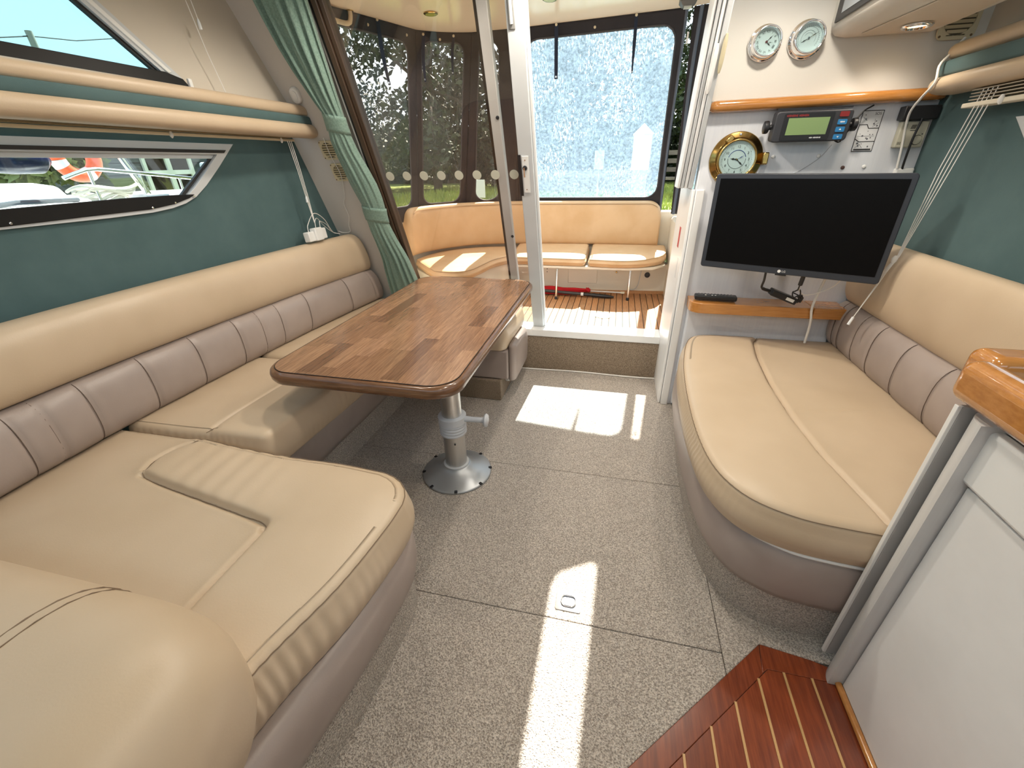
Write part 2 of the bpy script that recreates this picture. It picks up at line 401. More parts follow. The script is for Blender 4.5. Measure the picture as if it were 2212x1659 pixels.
def sweep(path, prof, mod=None, caps=True, nrm=None):
    """profile (offset-to-room n, z) swept along xy path; room side on the left-hand normal given by nrm sign"""
    P = np.array(path, float); rs = []
    for i in range(len(P)):
        t = P[min(i+1, len(P)-1)]-P[max(i-1, 0)]; t = t/np.linalg.norm(t); n_ = np.array([t[1], -t[0]])*(nrm or 1)
        ring = []
        for k, (a, z) in enumerate(prof):
            da, dzz = mod(i, k, a, z) if mod else (0, 0)
            q = P[i]+n_*(a+da); ring.append((q[0], q[1], z+dzz))
        rs.append(ring)
    return MB().rings(rs, caps)
def sup(c, h, e, n):
    """super-ellipse profile ring centre c, half h, exponent e"""
    o = []
    for k in range(n):
        a = 2*PI*k/n; ca, sa = math.cos(a), math.sin(a)
        o.append((c[0]+h[0]*math.copysign(abs(ca)**(2/e), ca), c[1]+h[1]*math.copysign(abs(sa)**(2/e), sa)))
    return o
RK = .42
def Dy(z, off=0): return 2.65-off-RK*(z-.29)          # raked aft bulkhead plane
def dpt(x, z, off=0): return (x, Dy(z, off), z)
DN = Vector((0, -1, -RK)).normalized()                # its normal towards the cabin
DU = Vector((1, 0, 0)); DV = Vector((0, -RK, 1)).normalized()
# ================================================================== STRUCTURE
def clip(poly, a, b, c):
    """keep part of 2d polygon where a*x+b*y<=c"""
    o = []; n = len(poly)
    for i in range(n):
        p, q = poly[i], poly[(i+1) % n]; dp, dq = a*p[0]+b*p[1]-c, a*q[0]+b*q[1]-c
        if dp <= 0: o.append(p)
        if dp*dq < 0: t = dp/(dp-dq); o.append((p[0]+(q[0]-p[0])*t, p[1]+(q[1]-p[1])*t))
    return o
def flat(poly, z0, z1): return MB().prism([(p[0], p[1], z0) for p in poly], (0, 0, z1-z0))
def rect(x0, x1, y0, y1): return [(x0, y0), (x1, y0), (x1, y1), (x0, y1)]
# floor with carpet panels (the cut lines of the bilge hatches are real gaps)
fl = sroot('floor', (0, 1, -.04), 'speckled grey beige carpet floor of the saloon with cut hatch lines')
obj('underlay', MB().box(-1.75, 1.2, -.6, 2.57, -.04, -.006), mat('underlay_brown', (.10, .08, .06), .9), fl)
gp = .0010
panels = [rect(-1.25, .60, 1.52+gp, 2.56), rect(-1.25, .403-gp, .816+gp, 1.52-gp)]
# near panel: left of the diagonal edge y = x + .354
panels.append(clip(rect(-1.25, .403-gp, -.6, .816-gp), 1, -1, -.354))
panels.append([(.403+gp, .757+gp), (.513, .867), (.66, .846), (1.1, .846), (1.1, 1.52-gp), (.403+gp, 1.52-gp)])
for q in panels: obj('carpet_panel', flat(q, -.006, 0), CRP, fl, bevel=.0025)
lt = thing('hatch_latch', 'small chrome flush lift ring set in the sunlit carpet', 'latch', (-.042, .88, 0))
obj('plate', MB().prism([(p[0], p[1], 0) for p in roundpoly(rect(-.083, -.001, .846, .912), .008)], (0, 0, .003)), CHROME, lt, bevel=.001)
obj('recess', MB().prism([(p[0], p[1], .003) for p in roundpoly(rect(-.071, -.013, .855, .903), .010)], (0, 0, .0008)), mat('latch_shadow', (.25, .26, .28), .3, metal=1), lt)
ring = roundpoly(rect(-.064, -.020, .861, .897), .012)
obj('lift_ring', MB().tube([(p[0], p[1], .006) for p in list(ring)+[ring[0], ring[1]]], .003), CHROME, lt, smooth=True)
# mahogany companionway sole
so = thing('companionway_step', 'dark red mahogany step with pale inlay strips beside the galley unit', 'step', (.5, .3, -.03))
obj('base', flat([(-.4, -.05), (.513, .867), (.644, .849), (.70, .84), (.70, -.6), (-.4, -.6)], -.035, -.008), CAULK, so)
obj('border_plank', flat([(-.4, -.046), (.513-.002, .865), (.5, .781), (-.4, -.119)], -.008, -.001), MAHO, so, bevel=.0015)
obj('border_plank', flat([(.513, .866), (.644, .848), (.69, .835), (.69, .797), (.516, .797), (.5, .783)], -.008, -.001), MAHO, so, bevel=.0015)
xs = [.268-.071*4, .268-.071*3, .268-.142, .268-.071, .268, .341, .412, .485, .556, .625, .69]
for i in range(len(xs)-1):
    q = clip(rect(xs[i]+.0032, xs[i+1]-.0032, -.6, .796), -1, 1, .280)
    if len(q) > 2: obj('plank', flat(q, -.008, -.001), MAHO, so, bevel=.001)
    t = min(.797, xs[i]+.281)
    if i: obj('inlay_strip', flat(rect(xs[i]-.003, xs[i]+.003, -.6, t), -.008, -.0006), INLAY, so)
# door step
st = thing('door_step', 'brown carpeted riser under the white sliding door sill', 'step', (-.1, 2.6, 0))
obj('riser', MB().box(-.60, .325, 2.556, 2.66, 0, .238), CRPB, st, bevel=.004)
obj('sill', MB().box(-.60, .325, 2.548, 2.69, .239, .286), WHT, st, bevel=.005)
tag(obj('floor_cable', MB().tube([(x, 2.543-.006*math.sin(x*9), .006) for x in np.linspace(-.56, .325, 24)], .0055), CORD, smooth=True), 'thin white cable lying along the foot of the carpeted step', 'cable')

# left wall (green) with low window
def xw(y): return -1.66-.065*(2.35-y)
W1o = [(-.55, 1.347), (1.806, 1.344), (1.703, 1.257), (1.616, 1.189), (1.554, 1.149), (1.50, 1.128), (1.44, 1.115), (1.36, 1.107), (1.211, 1.104), (.9, 1.104), (-.55, 1.104)]
W1i = [(-.52, 1.311), (1.708, 1.303), (1.640, 1.246), (1.565, 1.187), (1.512, 1.152), (1.47, 1.138), (1.42, 1.128), (1.35, 1.121), (1.21, 1.117), (.9, 1.116), (-.52, 1.116)]
def onw(l, d=0): return [(xw(y)+d, y, z) for y, z in l]
wl = MB().holed(onw([(-.6, .28), (Dy(.28), .28), (Dy(1.42), 1.42), (-.6, 1.42)]), [onw([(y*.0+y, z) for y, z in W1i])], (-.03, 0, 0))
struct(obj('wall_left', wl, GRN), 'dark teal fabric lined cabin side behind the long settee')
w1 = sroot('window_1', (-1.7, 1, 1.1), 'low side window with grey frame and dark board along its sill')
obj('window_frame', MB().holed(onw(W1o, .012), [onw(W1i, .012)], (-.03, 0, 0)), ALUP, w1, bevel=.003)
W1r = [(-.52, 1.326), (1.755, 1.320), (1.742, 1.309), (-.52, 1.3145)]
obj('window_track', MB().prism(onw(W1r, .013), (.004, 0, 0)), BLKR, w1)
obj('window_rail', MB().prism(onw([(-.52, 1.311), (1.708, 1.303), (1.69, 1.288), (-.52, 1.296)], -.002), (-.012, 0, 0)), ALUP, w1)
obj('rubber_seal', MB().prism(onw([(1.69, 1.288), (1.678, 1.288), (1.49, 1.150), (1.512, 1.152)], -.002), (-.012, 0, 0)), BLKR, w1)
obj('window_pane', MB().prism(onw(W1i, -.026), (-.004, 0, 0)), GLS, w1)
bd = obj('sill_board', MB().prism(onw([(1.545, 1.158), (1.50, 1.161), (1.285, 1.163), (.919, 1.157), (-.52, 1.155), (-.52, 1.111), (.9, 1.111), (1.19, 1.117), (1.352, 1.119), (1.45, 1.130), (1.52, 1.147)], .018), (-.012, 0, 0)), DKB, w1, bevel=.002)
for y, z in ((1.538, 1.152), (1.452, 1.134), (1.36, 1.124), (.945, 1.119)): obj('screw', MB().lathe((xw(y)+.018, y, z), (1, 0, 0), [(.004, 0), (.004, .001), (.002, .0018)], 10), STEEL, bd)
# left upper wall
def xu(z, y=1.5): return -1.61-.2*(z-1.52)-.02*(2.1-y)
def onu(l, d=0): return [(xu(z, y)+d, y, z) for y, z in l]
W2o = [(-.55, 1.52), (1.60, 1.52), (1.585, 1.545), (1.375, 1.745), (1.17, 1.93), (-.55, 1.93)]
W2i = [(-.52, 1.545), (1.53, 1.545), (1.515, 1.553), (1.315, 1.735), (1.12, 1.915), (-.52, 1.915)]
struct(obj('wall_left_upper', MB().holed(onu([(-.6, 1.42), (Dy(1.42), 1.42), (Dy(1.96), 1.96), (-.6, 1.96)]), [onu(W2i)], (-.03, 0, 0)), LIN), 'pale beige padded lining of the cabin side above the pelmet')
w2 = sroot('window_2', (-1.66, 1, 1.5), 'raked upper side window showing the sky above the pelmet')
obj('window_frame', MB().holed(onu(W2o, .010), [onu(W2i, .010)], (-.024, 0, 0)), ALUP, w2, bevel=.003)
obj('inner_trim', MB().prism(onu([(1.545, 1.562), (1.53, 1.556), (1.115, 1.935), (1.135, 1.945)], .016), (-.01, 0, 0)), WPL, w2, bevel=.002)
obj('rubber_seal', MB().prism(onu([(1.515, 1.553), (1.498, 1.553), (1.10, 1.915), (1.12, 1.915)], -.002), (-.014, 0, 0)), BLKR, w2)
obj('sill_board', MB().prism(onu([(-.52, 1.510), (1.60, 1.510), (1.575, 1.545), (1.515, 1.558), (-.52, 1.558)], .020), (-.012, 0, 0)), DKB, w2, bevel=.002)
obj('window_pane', MB().prism(onu(W2i, -.020), (-.004, 0, 0)), GLSS, w2)
obj('catch', MB().box(xu(1.53)+.02, xu(1.53)+.032, 1.585, 1.60, 1.515, 1.548), WPL, w2, bevel=.003)
# aft-left raked column
def dpoly(pts, off=0): return [dpt(x, z, off) for x, z in pts]
struct(obj('wall_aft_left', MB().prism(dpoly([(-1.72, .25), (-1.27, .25), (-1.27, 1.96), (-1.75, 1.96)]), (0, .05, 0)), mat('column_lining', (.60, .57, .53), .6, bump=(300, .12, .001))), 'off-white raked end column between the settee and the aft glass')
# right bulkhead
struct(obj('wall_aft_right', MB().box(.337, 1.24, 2.24, 2.30, 0, 1.44), BULK, bevel=.004), 'pale grey wood grained bulkhead panel behind the television')
ub = roundpoly([(.327, 2.236), (1.30, 2.236), (1.30, 2.31), (.327, 2.31)], [.03, 0, 0, 0], 6)
struct(obj('wall_aft_right_upper', flat(ub, 1.458, 1.96), BULKL, smooth=True), 'creamy white upper bulkhead carrying the two chrome instruments')
struct(obj('wall_right', MB().holed([(1.157, 2.24, .28), (1.157, -.6, .28), (1.157, -.6, 1.46), (1.157, 2.24, 1.46)], [[(1.157, y, z) for y, z in W1i]], (.03, 0, 0)), GRN), 'dark teal fabric lined cabin side behind the short settee')
w4 = sroot('window_3', (1.157, 1, 1.1), 'low side window with grey frame over the short settee')
obj('window_frame', MB().holed([(1.145, y, z) for y, z in W1o], [[(1.145, y, z) for y, z in W1i]], (.03, 0, 0)), ALUP, w4, bevel=.003)
obj('window_pane', MB().prism([(1.18, y, z) for y, z in W1i], (.004, 0, 0)), GLS, w4)
struct(obj('wall_right_upper', MB().holed([(1.215, 2.24, 1.46), (1.215, -.6, 1.46), (1.215, -.6, 1.96), (1.215, 2.24, 1.96)], [[(1.215, y, z) for y, z in ((-.5, 1.62), (1.3, 1.62), (1.05, 1.92), (-.5, 1.92))]], (.03, 0, 0)), LIN), 'beige lining of the cabin side above the right pelmet')
struct(obj('wall_front', MB().box(-1.80, 1.2, -.66, -.61, -.04, 1.48), LIN), 'unseen beige front bulkhead, its height set to limit light from ahead')  # added behind the camera to hold back light on the near seats
struct(obj('ceiling', MB().box(-1.74, 1.26, -.6, 1.95, 1.962, 2.0), LIN), 'pale cabin ceiling')
# header above the aft opening
struct(obj('trim_1', MB().prism(dpoly([(-1.27, 1.942), (.36, 1.942), (.36, 1.965), (-1.27, 1.965)], .0), (0, .05, 0)), WHT), 'white header over the aft door opening')
# aft glazing
w3 = sroot('window_4', (-.9, 2.6, .29), 'tinted aft glass pane in a raked brown frame')
def dbar(x0, x1, z0, z1, o0, o1):
    return MB().add([dpt(x, z, o) for o in (o0, o1) for z in (z0, z1) for x in (x0, x1)], [(0, 2, 3, 1), (4, 5, 7, 6), (0, 1, 5, 4), (2, 6, 7, 3), (0, 4, 6, 2), (1, 3, 7, 5)])
obj('brown_frame', dbar(-1.272, -1.246, .27, 1.942, .040, -.03), BRN, w3, bevel=.003)
obj('brown_rail', dbar(-1.244, -1.222, .27, 1.942, .030, -.03), BRN, w3, bevel=.003)
obj('rubber_seal', dbar(-1.285, -1.2725, .27, 1.942, .030, -.03), BLKR, w3)
obj('light_strip', dbar(-1.297, -1.2855, .27, 1.942, .022, -.02), WPL, w3)
obj('bottom_rail', dbar(-1.27, -.56, .27, .31, .02, -.03), WHT, w3)
pane = obj('glass_pane', dbar(-1.23, -.452, .30, 1.942, .006, .001), GLST, w3)
for i in range(8):
    x = -1.185+i*.0957
    c = dpt(x, 1.197, .0075)
    obj('privacy_dot', MB().lathe(c, DN, [(.023, 0), (.023, .0006)], 24, ux=(1, 0, 0)), mat('frosted_dot', (.55, .55, .45), .6), pane)
dr = sroot('door_1', (-.45, 2.65, .29), 'white aluminium sliding door pushed open to the left')
obj('door_post', dbar(-.600, -.556, .286, 1.942, .004, -.04), ALUP, dr, bevel=.003)
obj('door_post_edge', dbar(-.612, -.6005, .286, 1.942, .0, -.04), BLKR, dr)
dp = obj('door_stile', dbar(-.478, -.408, .286, 1.942, .046, .0), ALUP, dr, bevel=.004)
obj('door_lip', dbar(-.4075, -.396, .286, 1.942, .028, .0), WHT, dr, bevel=.002)
for x, z in ((-.566, 1.43), (-.560, .885)): obj('bolt', MB().lathe(dpt(x, z, .0045), DN, [(.008, 0), (.008, .002), (.004, .004)], 14), BLK, dr)
obj('lock_plate', dbar(-.461, -.430, 1.115, 1.275, .050, .0465), WPL, dp, bevel=.001)
obj('lock_slot', dbar(-.482, -.466, 1.100, 1.280, .0485, .02), BLK, dp)
for z in (1.258, 1.130): obj('screw', MB().lathe(dpt(-.447, z, .0503), DN, [(.003, 0), (.003, .001)], 8), STEEL, dp)
lk = obj('lock_cylinder', MB().lathe(dpt(-.449, 1.225, .05), DN, [(.011, 0), (.011, .004), (.007, .006)], 18), BLK, dp)
obj('key', dbar(-.4515, -.4465, 1.185, 1.226, .075, .056), STEEL, lk)
obj('latch_pull', dbar(-.470, -.444, 1.70, 1.80, .050, .044), mat('recess_grey', (.25, .25, .24), .4), dp, bevel=.004)
obj('latch_lever', MB().tube([dpt(-.457, z, .055) for z in np.linspace(1.715, 1.785, 6)], .007), ALUP, dp, smooth=True)
# right jamb: raked upper profile and vertical fridge panel
jb = sroot('trim_2', (.3, 2.4, 0), 'white right hand jamb of the aft door')
obj('jamb_panel', MB().box(.323, .3365, 2.238, 2.66, 0, 1.125), WHT, jb, bevel=.004)
obj('jamb_edge', MB().box(.3375, .375, 2.225, 2.2395, .0, 1.125), WHT, jb, bevel=.004)
for i, (x0, x1, o) in enumerate(((.262, .274, .008), (.276, .289, .016), (.291, .304, .022), (.306, .3265, .030))):
    obj('jamb_profile', dbar(x0, x1, 1.128, 1.942, o, -.12), WHT if i % 2 == 0 else ALUP, jb, bevel=.003)
obj('jamb_latch', MB().tube([dpt(.302, z, .033) for z in np.linspace(1.475, 1.62, 8)], [.004, .008, .009, .009, .009, .009, .008, .004]), WHT, jb, smooth=True)
obj('jamb_hook', MB().tube([dpt(.326, z, .036) for z in np.linspace(1.535, 1.645, 8)], [.004, .007, .008, .008, .008, .008, .007, .004]), CRM, jb, smooth=True)
stk = tag(obj('jamb_sticker', MB().box(.3222, .3229, 2.40, 2.45, .84, .94), mat('sticker_red', (.5, .05, .06), .5)), 'small faded red sticker on the white door jamb', 'sticker')
tag(obj('jamb_label', MB().box(.3222, .3229, 2.33, 2.36, .70, .80), PAPER), 'narrow pale paper label on the white door jamb', 'sticker')
# cockpit structure
dk = sroot('cockpit_floor', (-.2, 3.1, .2), 'laid teak cockpit deck with black caulking')
obj('caulking', MB().box(-1.75, 1.0, 2.66, 3.95, .19, .2465), CAULK, dk)
px = -1.26; pm = None; k = 0
while px < .56:
    if pm is None:
        pm = obj('deck_plank', MB().box(px, px+.0425, 2.692, 3.70, .236, .250), TEAK, dk, bevel=.001)
    else:
        c = pm.copy(); COL.objects.link(c); c.parent = dk; c.location = (px+1.26, 0, 0)
    px += .047
struct(obj('wall_transom', MB().prism([(-1.75, 3.49, .25), (.75, 3.70, .25), (.75, 3.80, .25), (-1.75, 3.59, .25)], (0, 0, .24)), CKW), 'cream moulded locker front under the cockpit bench')
struct(obj('trim_3', MB().prism([(-1.0, 3.535, .25), (.60, 3.672, .25), (.60, 3.69, .25), (-1.0, 3.553, .25)], (0, 0, .022)), TEAK), 'teak trim strip at the foot of the cockpit bench')
struct(obj('wall_coaming_left', MB().prism([(x, y, .25) for x, y in ((-1.78, 2.66), (-1.62, 2.66), (-1.60, 3.25), (-1.42, 3.66), (-.9, 3.86), (-.9, 3.98), (-1.55, 3.85), (-1.78, 3.4))], (0, 0, .62)), CKW), 'cream cockpit coaming behind the curved bench')
struct(obj('wall_coaming_aft', MB().prism([(x, y, .5) for x, y in ((-.9, 3.87), (.62, 3.87), (.62, 4.02), (-.9, 4.02))], (0, 0, .37)), CKW), 'cream aft coaming behind the cockpit bench')
struct(obj('wall_coaming_right', MB().box(.43, .55, 2.66, 3.95, .20, .84), CKW, bevel=.02), 'white cockpit side to the right of the bench')
ht = [(-1.80, 1.97), (-1.76, 2.62), (-1.60, 3.10), (-1.43, 3.38), (-1.27, 3.49), (-1.09, 3.55), (-.7, 3.54), (.31, 3.42), (.75, 3.28), (1.3, 3.1), (1.4, 1.97)]
hatch = roundpoly([(.030, 1.978), (.165, 1.978), (.190, 2.78), (.06, 2.70), (.032, 2.60)], [.01, .01, .02, .05, .03])  # unseen opening, placed and shaped to let the sun strip onto the carpet
struct(obj('ceiling_hardtop', MB().holed([(x, y, 2.05) for x, y in ht], [[(x, y, 2.05) for x, y in hatch]], (0, 0, .05)), HTOP), 'glossy cream hardtop over the cockpit')
struct(obj('ceiling_sun_shade', MB().prism([(x, y, 2.101) for x, y in ((-1.45, 3.40), (1.1, 3.25), (1.1, 3.54), (-1.2, 3.62))], (0, 0, .04)), HTOP), 'unseen slab added above the aft canopy to shorten the sun patch')  # added slab out of view; trims the depth of the cabin sun patch
# ground outside
struct(obj('ground_water', MB().box(-60, 60, -20, 7.0, -.9, -.8), mat('river_water', (.05, .07, .06), .08, bump=(3, .4, .05))), 'dark river water round the boat')
# ================================================================== LEFT U-SHAPED SETTEE
FP = spline([(-1.494, 2.572), (-1.545, 2.1), (-1.580, 1.6), (-1.597, 1.2), (-1.60, .9), (-1.59, .62), (-1.575, .41)], 330)
FPd = np.r_[0, np.cumsum(np.linalg.norm(np.diff(FP, axis=0), axis=1))]
def rake_end(i, z): return FP[i][1]
def swp_left(prof, chan, amp, wob=0, zdrop=0, seed=1):
    rnd = random.Random(seed)
    P = FP; rs = []
    for i in range(len(P)):
        t = P[min(i+1, len(P)-1)]-P[max(i-1, 0)]; t = t/np.linalg.norm(t); n_ = np.array([-t[1], t[0]])
        pin = sum(amp*math.exp(-((FPd[i]-c)/.011)**2) for c in chan)
        puf = wob*math.sin(FPd[i]*9+1)*math.sin(FPd[i]*23)
        # roll the last centimetres in at the raked bulkhead end
        e = max(0, 1-FPd[i]/.035); e = 1-.55*e*e
        c0 = (sum(p[0] for p in prof)/len(prof), sum(p[1] for p in prof)/len(prof)); ring = []
        for a, z in prof:
            ca = c0[0]+(a-c0[0])*e; cz = c0[1]+(z-c0[1])*e
            f = (a-c0[0])/.06 if a > c0[0] else 0
            ca += (-pin+puf)*max(0, f); cz += -zdrop*(i/len(P)-.5)*((z-c0[1])/.1)
            q = P[i]+n_*ca
            y = q[1]-RK*(cz-.45)*max(0, 1-FPd[i]/.7)     # raked end, fading along the run
            ring.append((q[0], y+0.0, cz))
        rs.append(ring)
    return MB().rings(rs)
chan = [.10, .34, .70, .90, 1.02, 1.14, 1.35, 1.55, 1.75, 1.865, 1.94, 2.08, 2.2, 2.4]
lb = thing('lumbar_bolster', 'long taupe leather lumbar roll with stitched channels on the long settee', 'bolster', (-1.58, 1.4, .46))
obj('roll', swp_left(sup((-.052, .553), (.064, .109), 2.6, 26), chan, .006, .0025), TAU, lb, smooth='all')
def chan_seam(side, c, h, n_=-.0):
    pts = []
    i = int(np.searchsorted(FPd, c)); i = min(max(i, 1), len(FP)-2)
    t = FP[i+1]-FP[i-1]; t = t/np.linalg.norm(t); nn = np.array([-t[1], t[0]])
    for k in range(13):
        a = -1.25+2.5*k/12; ca = -.052+.0600*math.copysign(abs(math.cos(a))**.8, 1); z = .553+.109*math.copysign(abs(math.sin(a))**.8, math.sin(a))
        q = FP[i]+nn*ca; y = q[1]-RK*(z-.45)*max(0, 1-FPd[i]/.7)
        pts.append((q[0], y, z))
    return MB().tube(pts, .0013, 5)
for c in chan[:12]: obj('seam', chan_seam(1, c, .1), SEAMT, lb)
bkt = obj('backrest_cushion', swp_left(sup((-.064, .768), (.068, .112), 2.6, 30), (), 0, .002, .012), LEA, smooth='all')
tag(bkt, 'long cream leather backrest roll along the teal wall', 'backrest')
# seats
def wr_side(loop, arc, t):      # gathered wrinkles on cushion sides
    return .0022*np.sin(arc*210+3*np.sin(arc*17))*np.sin(PI*np.clip(t, 0, 1))*(np.sin(arc*7)*.5+.5)
def seatdz_side(x, y):
    f = 1/(1+np.exp(-(x+1.29)/.012)); return .012*f-.008*np.exp(-((y-1.2)/.2)**2-((x+1.42)/.1)**2)
XG = [(-1.312, .93), (-1.295, 1.1), (-1.272, 1.34), (-1.262, 1.53)]
mb, tl = cushion([[(-1.66, .915), (-1.075, .935)], [(-1.075, .935), (-1.055, 1.535)], [(-1.055, 1.535), (-1.65, 1.535)], [(-1.65, 1.535), (-1.66, 1.2), (-1.66, .915)]],
                 [.02, .035, .03, .02], .448, .315, 120, 110, r=.028, puff=.010, grooves=[(XG, .008, .014)], dz=seatdz_side, wrinkle=wr_side)
s1 = thing('seat_cushion', 'cream leather seat cushion in front of the long backrest, partly under the table', 'cushion', (-1.31, 1.22, .315))
obj('body', mb, LEA, s1, smooth='all')
obj('seam', MB().tube(on_surf(mb, XG), .0013, 5), SEAM, s1)
obj('seam', MB().tube([(x, y, .4575) for x, y in [(-1.125, 1.0), (-1.13, 1.2), (-1.11, 1.5)]], .0013, 5), SEAM, s1)
XG2 = [(-1.262, 1.56), (-1.25, 2.0), (-1.24, 2.2)]
mb, tl = cushion([[(-1.65, 1.545), (-1.05, 1.545)], [(-1.05, 1.545), (-1.04, 2.08)], [(-1.04, 2.08), (-.98, 2.14), (-.98, 2.55), (-1.54, 2.56)], [(-1.54, 2.56), (-1.60, 2.1), (-1.65, 1.545)]],
                 [.03, .03, .02, .02], .448, .315, 60, 70, r=.028, puff=.010, grooves=[(XG2, .010, .012)], dz=seatdz_side)
tag(obj('seat_cushion', mb, LEA, smooth='all'), 'cream leather corner seat cushion mostly hidden beneath the table top', 'cushion')
mb, tl = cushion([[(-.972, 2.075), (-.535, 2.075)], [(-.535, 2.075), (-.525, 2.52)], [(-.525, 2.52), (-.972, 2.53)], [(-.972, 2.53), (-.972, 2.075)]],
                 [.02, .05, .02, .02], .455, .318, 40, 40, r=.03, puff=.008)
tag(obj('seat_cushion', mb, LEA, smooth='all'), 'small cream leather seat cushion beside the carpeted door step', 'cushion')
# near cushion with L-shaped thigh roll
GL = [(-1.30, .70), (-1.22, .682), (-1.05, .655), (-.88, .628), (-.80, .612), (-.788, .585), (-.786, .45), (-.785, .37), (-.785, .25)]
GL2 = [(-1.315, .72), (-1.335, .77), (-1.325, .83), (-1.29, .88)]
def seatdz_near(x, y):
    P = np.stack([x, y], 1)
    a = 1/(1+np.exp(-(x+.786)/.010)); yl = .628+(-.17)*(x+.88)
    b = 1/(1+np.exp(-(y-yl)/.010))*(1/(1+np.exp(-(x+1.325)/.02)))
    up = np.maximum(a, b); wr = .0016*np.sin(x*95+12*y)*np.exp(-((x+1.05)/.18)**2)*b
    return .016*up+wr+.004*np.exp(-((x+1.45)/.15)**2-((y-.75)/.2)**2)
rs_ = [tuple(p) for p in spline([(-.570, .245), (-.552, .34), (-.510, .50), (-.488, .68), (-.487, .755)], 30)]
ts_ = [tuple(p) for p in spline([(-.60, .868), (-.75, .878), (-.92, .876), (-1.15, .888), (-1.31, .905), (-1.66, .907)], 40)]
mb, tl = cushion([[(-1.66, .20), (-.570, .245)], rs_+[(-.49, .815), (-.53, .848)][:0]+[(-.474, .76)][:0], [rs_[-1], (-.494, .785), (-.510, .815), (-.535, .840), (-.565, .857)]+ts_, [ts_[-1], (-1.66, .6), (-1.66, .20)]],
                 [.05, .04, 0, .02], .440, .305, 220, 160, r=.03, puff=.010, grooves=[(GL, .008, .016), (GL2, .009, .012)], dz=seatdz_near, wrinkle=wr_side, bulge=.012)
s3 = thing('seat_cushion', 'wide cream leather seat cushion with raised front roll beside the padded bolster end', 'cushion', (-1.0, .5, .305))
obj('body', mb, LEA, s3, smooth='all')
obj('seam', MB().tube(on_surf(mb, GL2[::-1]+GL, 140), .0013, 5), SEAM, s3)
obj('seam', MB().tube(tl+[tl[0]], .0014, 5), SEAM, s3)
# foreground bolster
def bolster():
    rs = []; n = 40
    for i in range(n+1):
        t = i/n; x = -1.55+1.062*t
        e = max(0, (x+.66)/.172); sc = math.sqrt(max(0, 1-min(1, e)**2.6)) if e > 0 else 1
        yc = .150-.05*max(0, (x+.75)/.3)**2; zc = .482
        pin = .004*math.exp(-((x+.825)/.006)**2)
        ring = []
        for a, z in sup((0, 0), (.190, .172), 2.7, 40):
            ring.append((x+.02*z, yc+(a*(sc*.7+.3)-math.copysign(pin, a))*(1 if sc > 0 else .3), zc+(z*(sc*.75+.25))-(pin if z > 0 else 0)))
        if sc < .02: ring = [(p[0], yc+(p[1]-yc)*.25, zc+(p[2]-zc)*.3) for p in ring]
        rs.append(ring)
    return MB().rings(rs)
bo = thing('backrest_bolster', 'big rounded cream leather bolster end with a stitched seam across its top', 'bolster', (-1.0, .15, .30))
obj('body', bolster(), LEA, bo, smooth='all')
pts = []
for k in range(16):
    a = -.2+ (PI+.1)*k/15; ca, sa = math.cos(a), math.sin(a)
    pts.append((-.825+.02*.15*sa, .150+.190*math.copysign(abs(ca)**(2/2.7), ca), .482+.1715*math.copysign(abs(sa)**(2/2.7), sa)))
obj('seam', MB().tube(pts, .0018, 5), SEAM, bo)
obj('stitch', MB().tube([(p[0]+.022, p[1], p[2]+.0015) for p in pts], .0011, 5), SEAM, bo)
# bases: taupe panels over carpet plinth
def base_left(prof, inset=0):
    path = [(-.60, -.1), (-.565, .10), (-.537, .30), (-.510, .50), (-.498, .68), (-.502, .75), (-.525, .81), (-.58, .855), (-.66, .880), (-1.0, .905), (-1.10, .93), (-1.135, 1.0), (-1.135, 1.6), (-1.13, 2.0), (-1.115, 2.06), (-1.07, 2.10)]
    P = spline(path, 120)
    return sweep(P, prof, nrm=1)
sb = thing('settee_base', 'taupe leather base with carpet plinth running under the long settee', 'settee base', (-1.0, .9, 0))
obj('panel', base_left([(-.02, .310), (.004, .305), (.014, .265), (.014, .20), (.006, .155), (-.010, .122), (-.05, .118), (-.12, .118), (-.12, .310)]), TAU, sb, smooth='all')
obj('plinth', base_left([(-.016, .122), (-.008, .0), (-.12, .0), (-.12, .122)]), CRP, sb, smooth=True)
obj('locker_top', flat([(-1.60, .0), (-.62, .0), (-.60, .72), (-.68, .80), (-1.18, .83), (-1.20, 2.15), (-1.02, 2.2), (-1.02, 2.50), (-1.52, 2.50), (-1.62, 1.2)], .28, .312), WHT, sb)
ab = thing('seat_end_base', 'taupe padded seat end on a carpet plinth beside the door step', 'settee base', (-.75, 2.3, 0))
obj('body', MB().box(-1.0, -.531, 2.10, 2.52, .135, .316), TAU, ab, bevel=.01)
obj('side_pad', MB().rings([[(-.528+d, 2.31+(y-2.31)*s_, .222+(z-.222)*s_) for y, z in roundpoly([(2.115, .112), (2.50, .10), (2.52, .28), (2.46, .335), (2.12, .345)], [.03, .05, .05, .03, .02])] for d, s_ in ((0, 1), (.018, .99), (.032, .93), (.038, .80))]), TAU, ab, smooth='all')
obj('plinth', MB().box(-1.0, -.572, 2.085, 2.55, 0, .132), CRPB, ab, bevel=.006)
obj('white_bracket', MB().tube([(-.545, 2.13, .125), (-.528, 2.18, .105), (-.525, 2.3, .085), (-.53, 2.40, .075)], .012), WPL, ab, smooth=True)

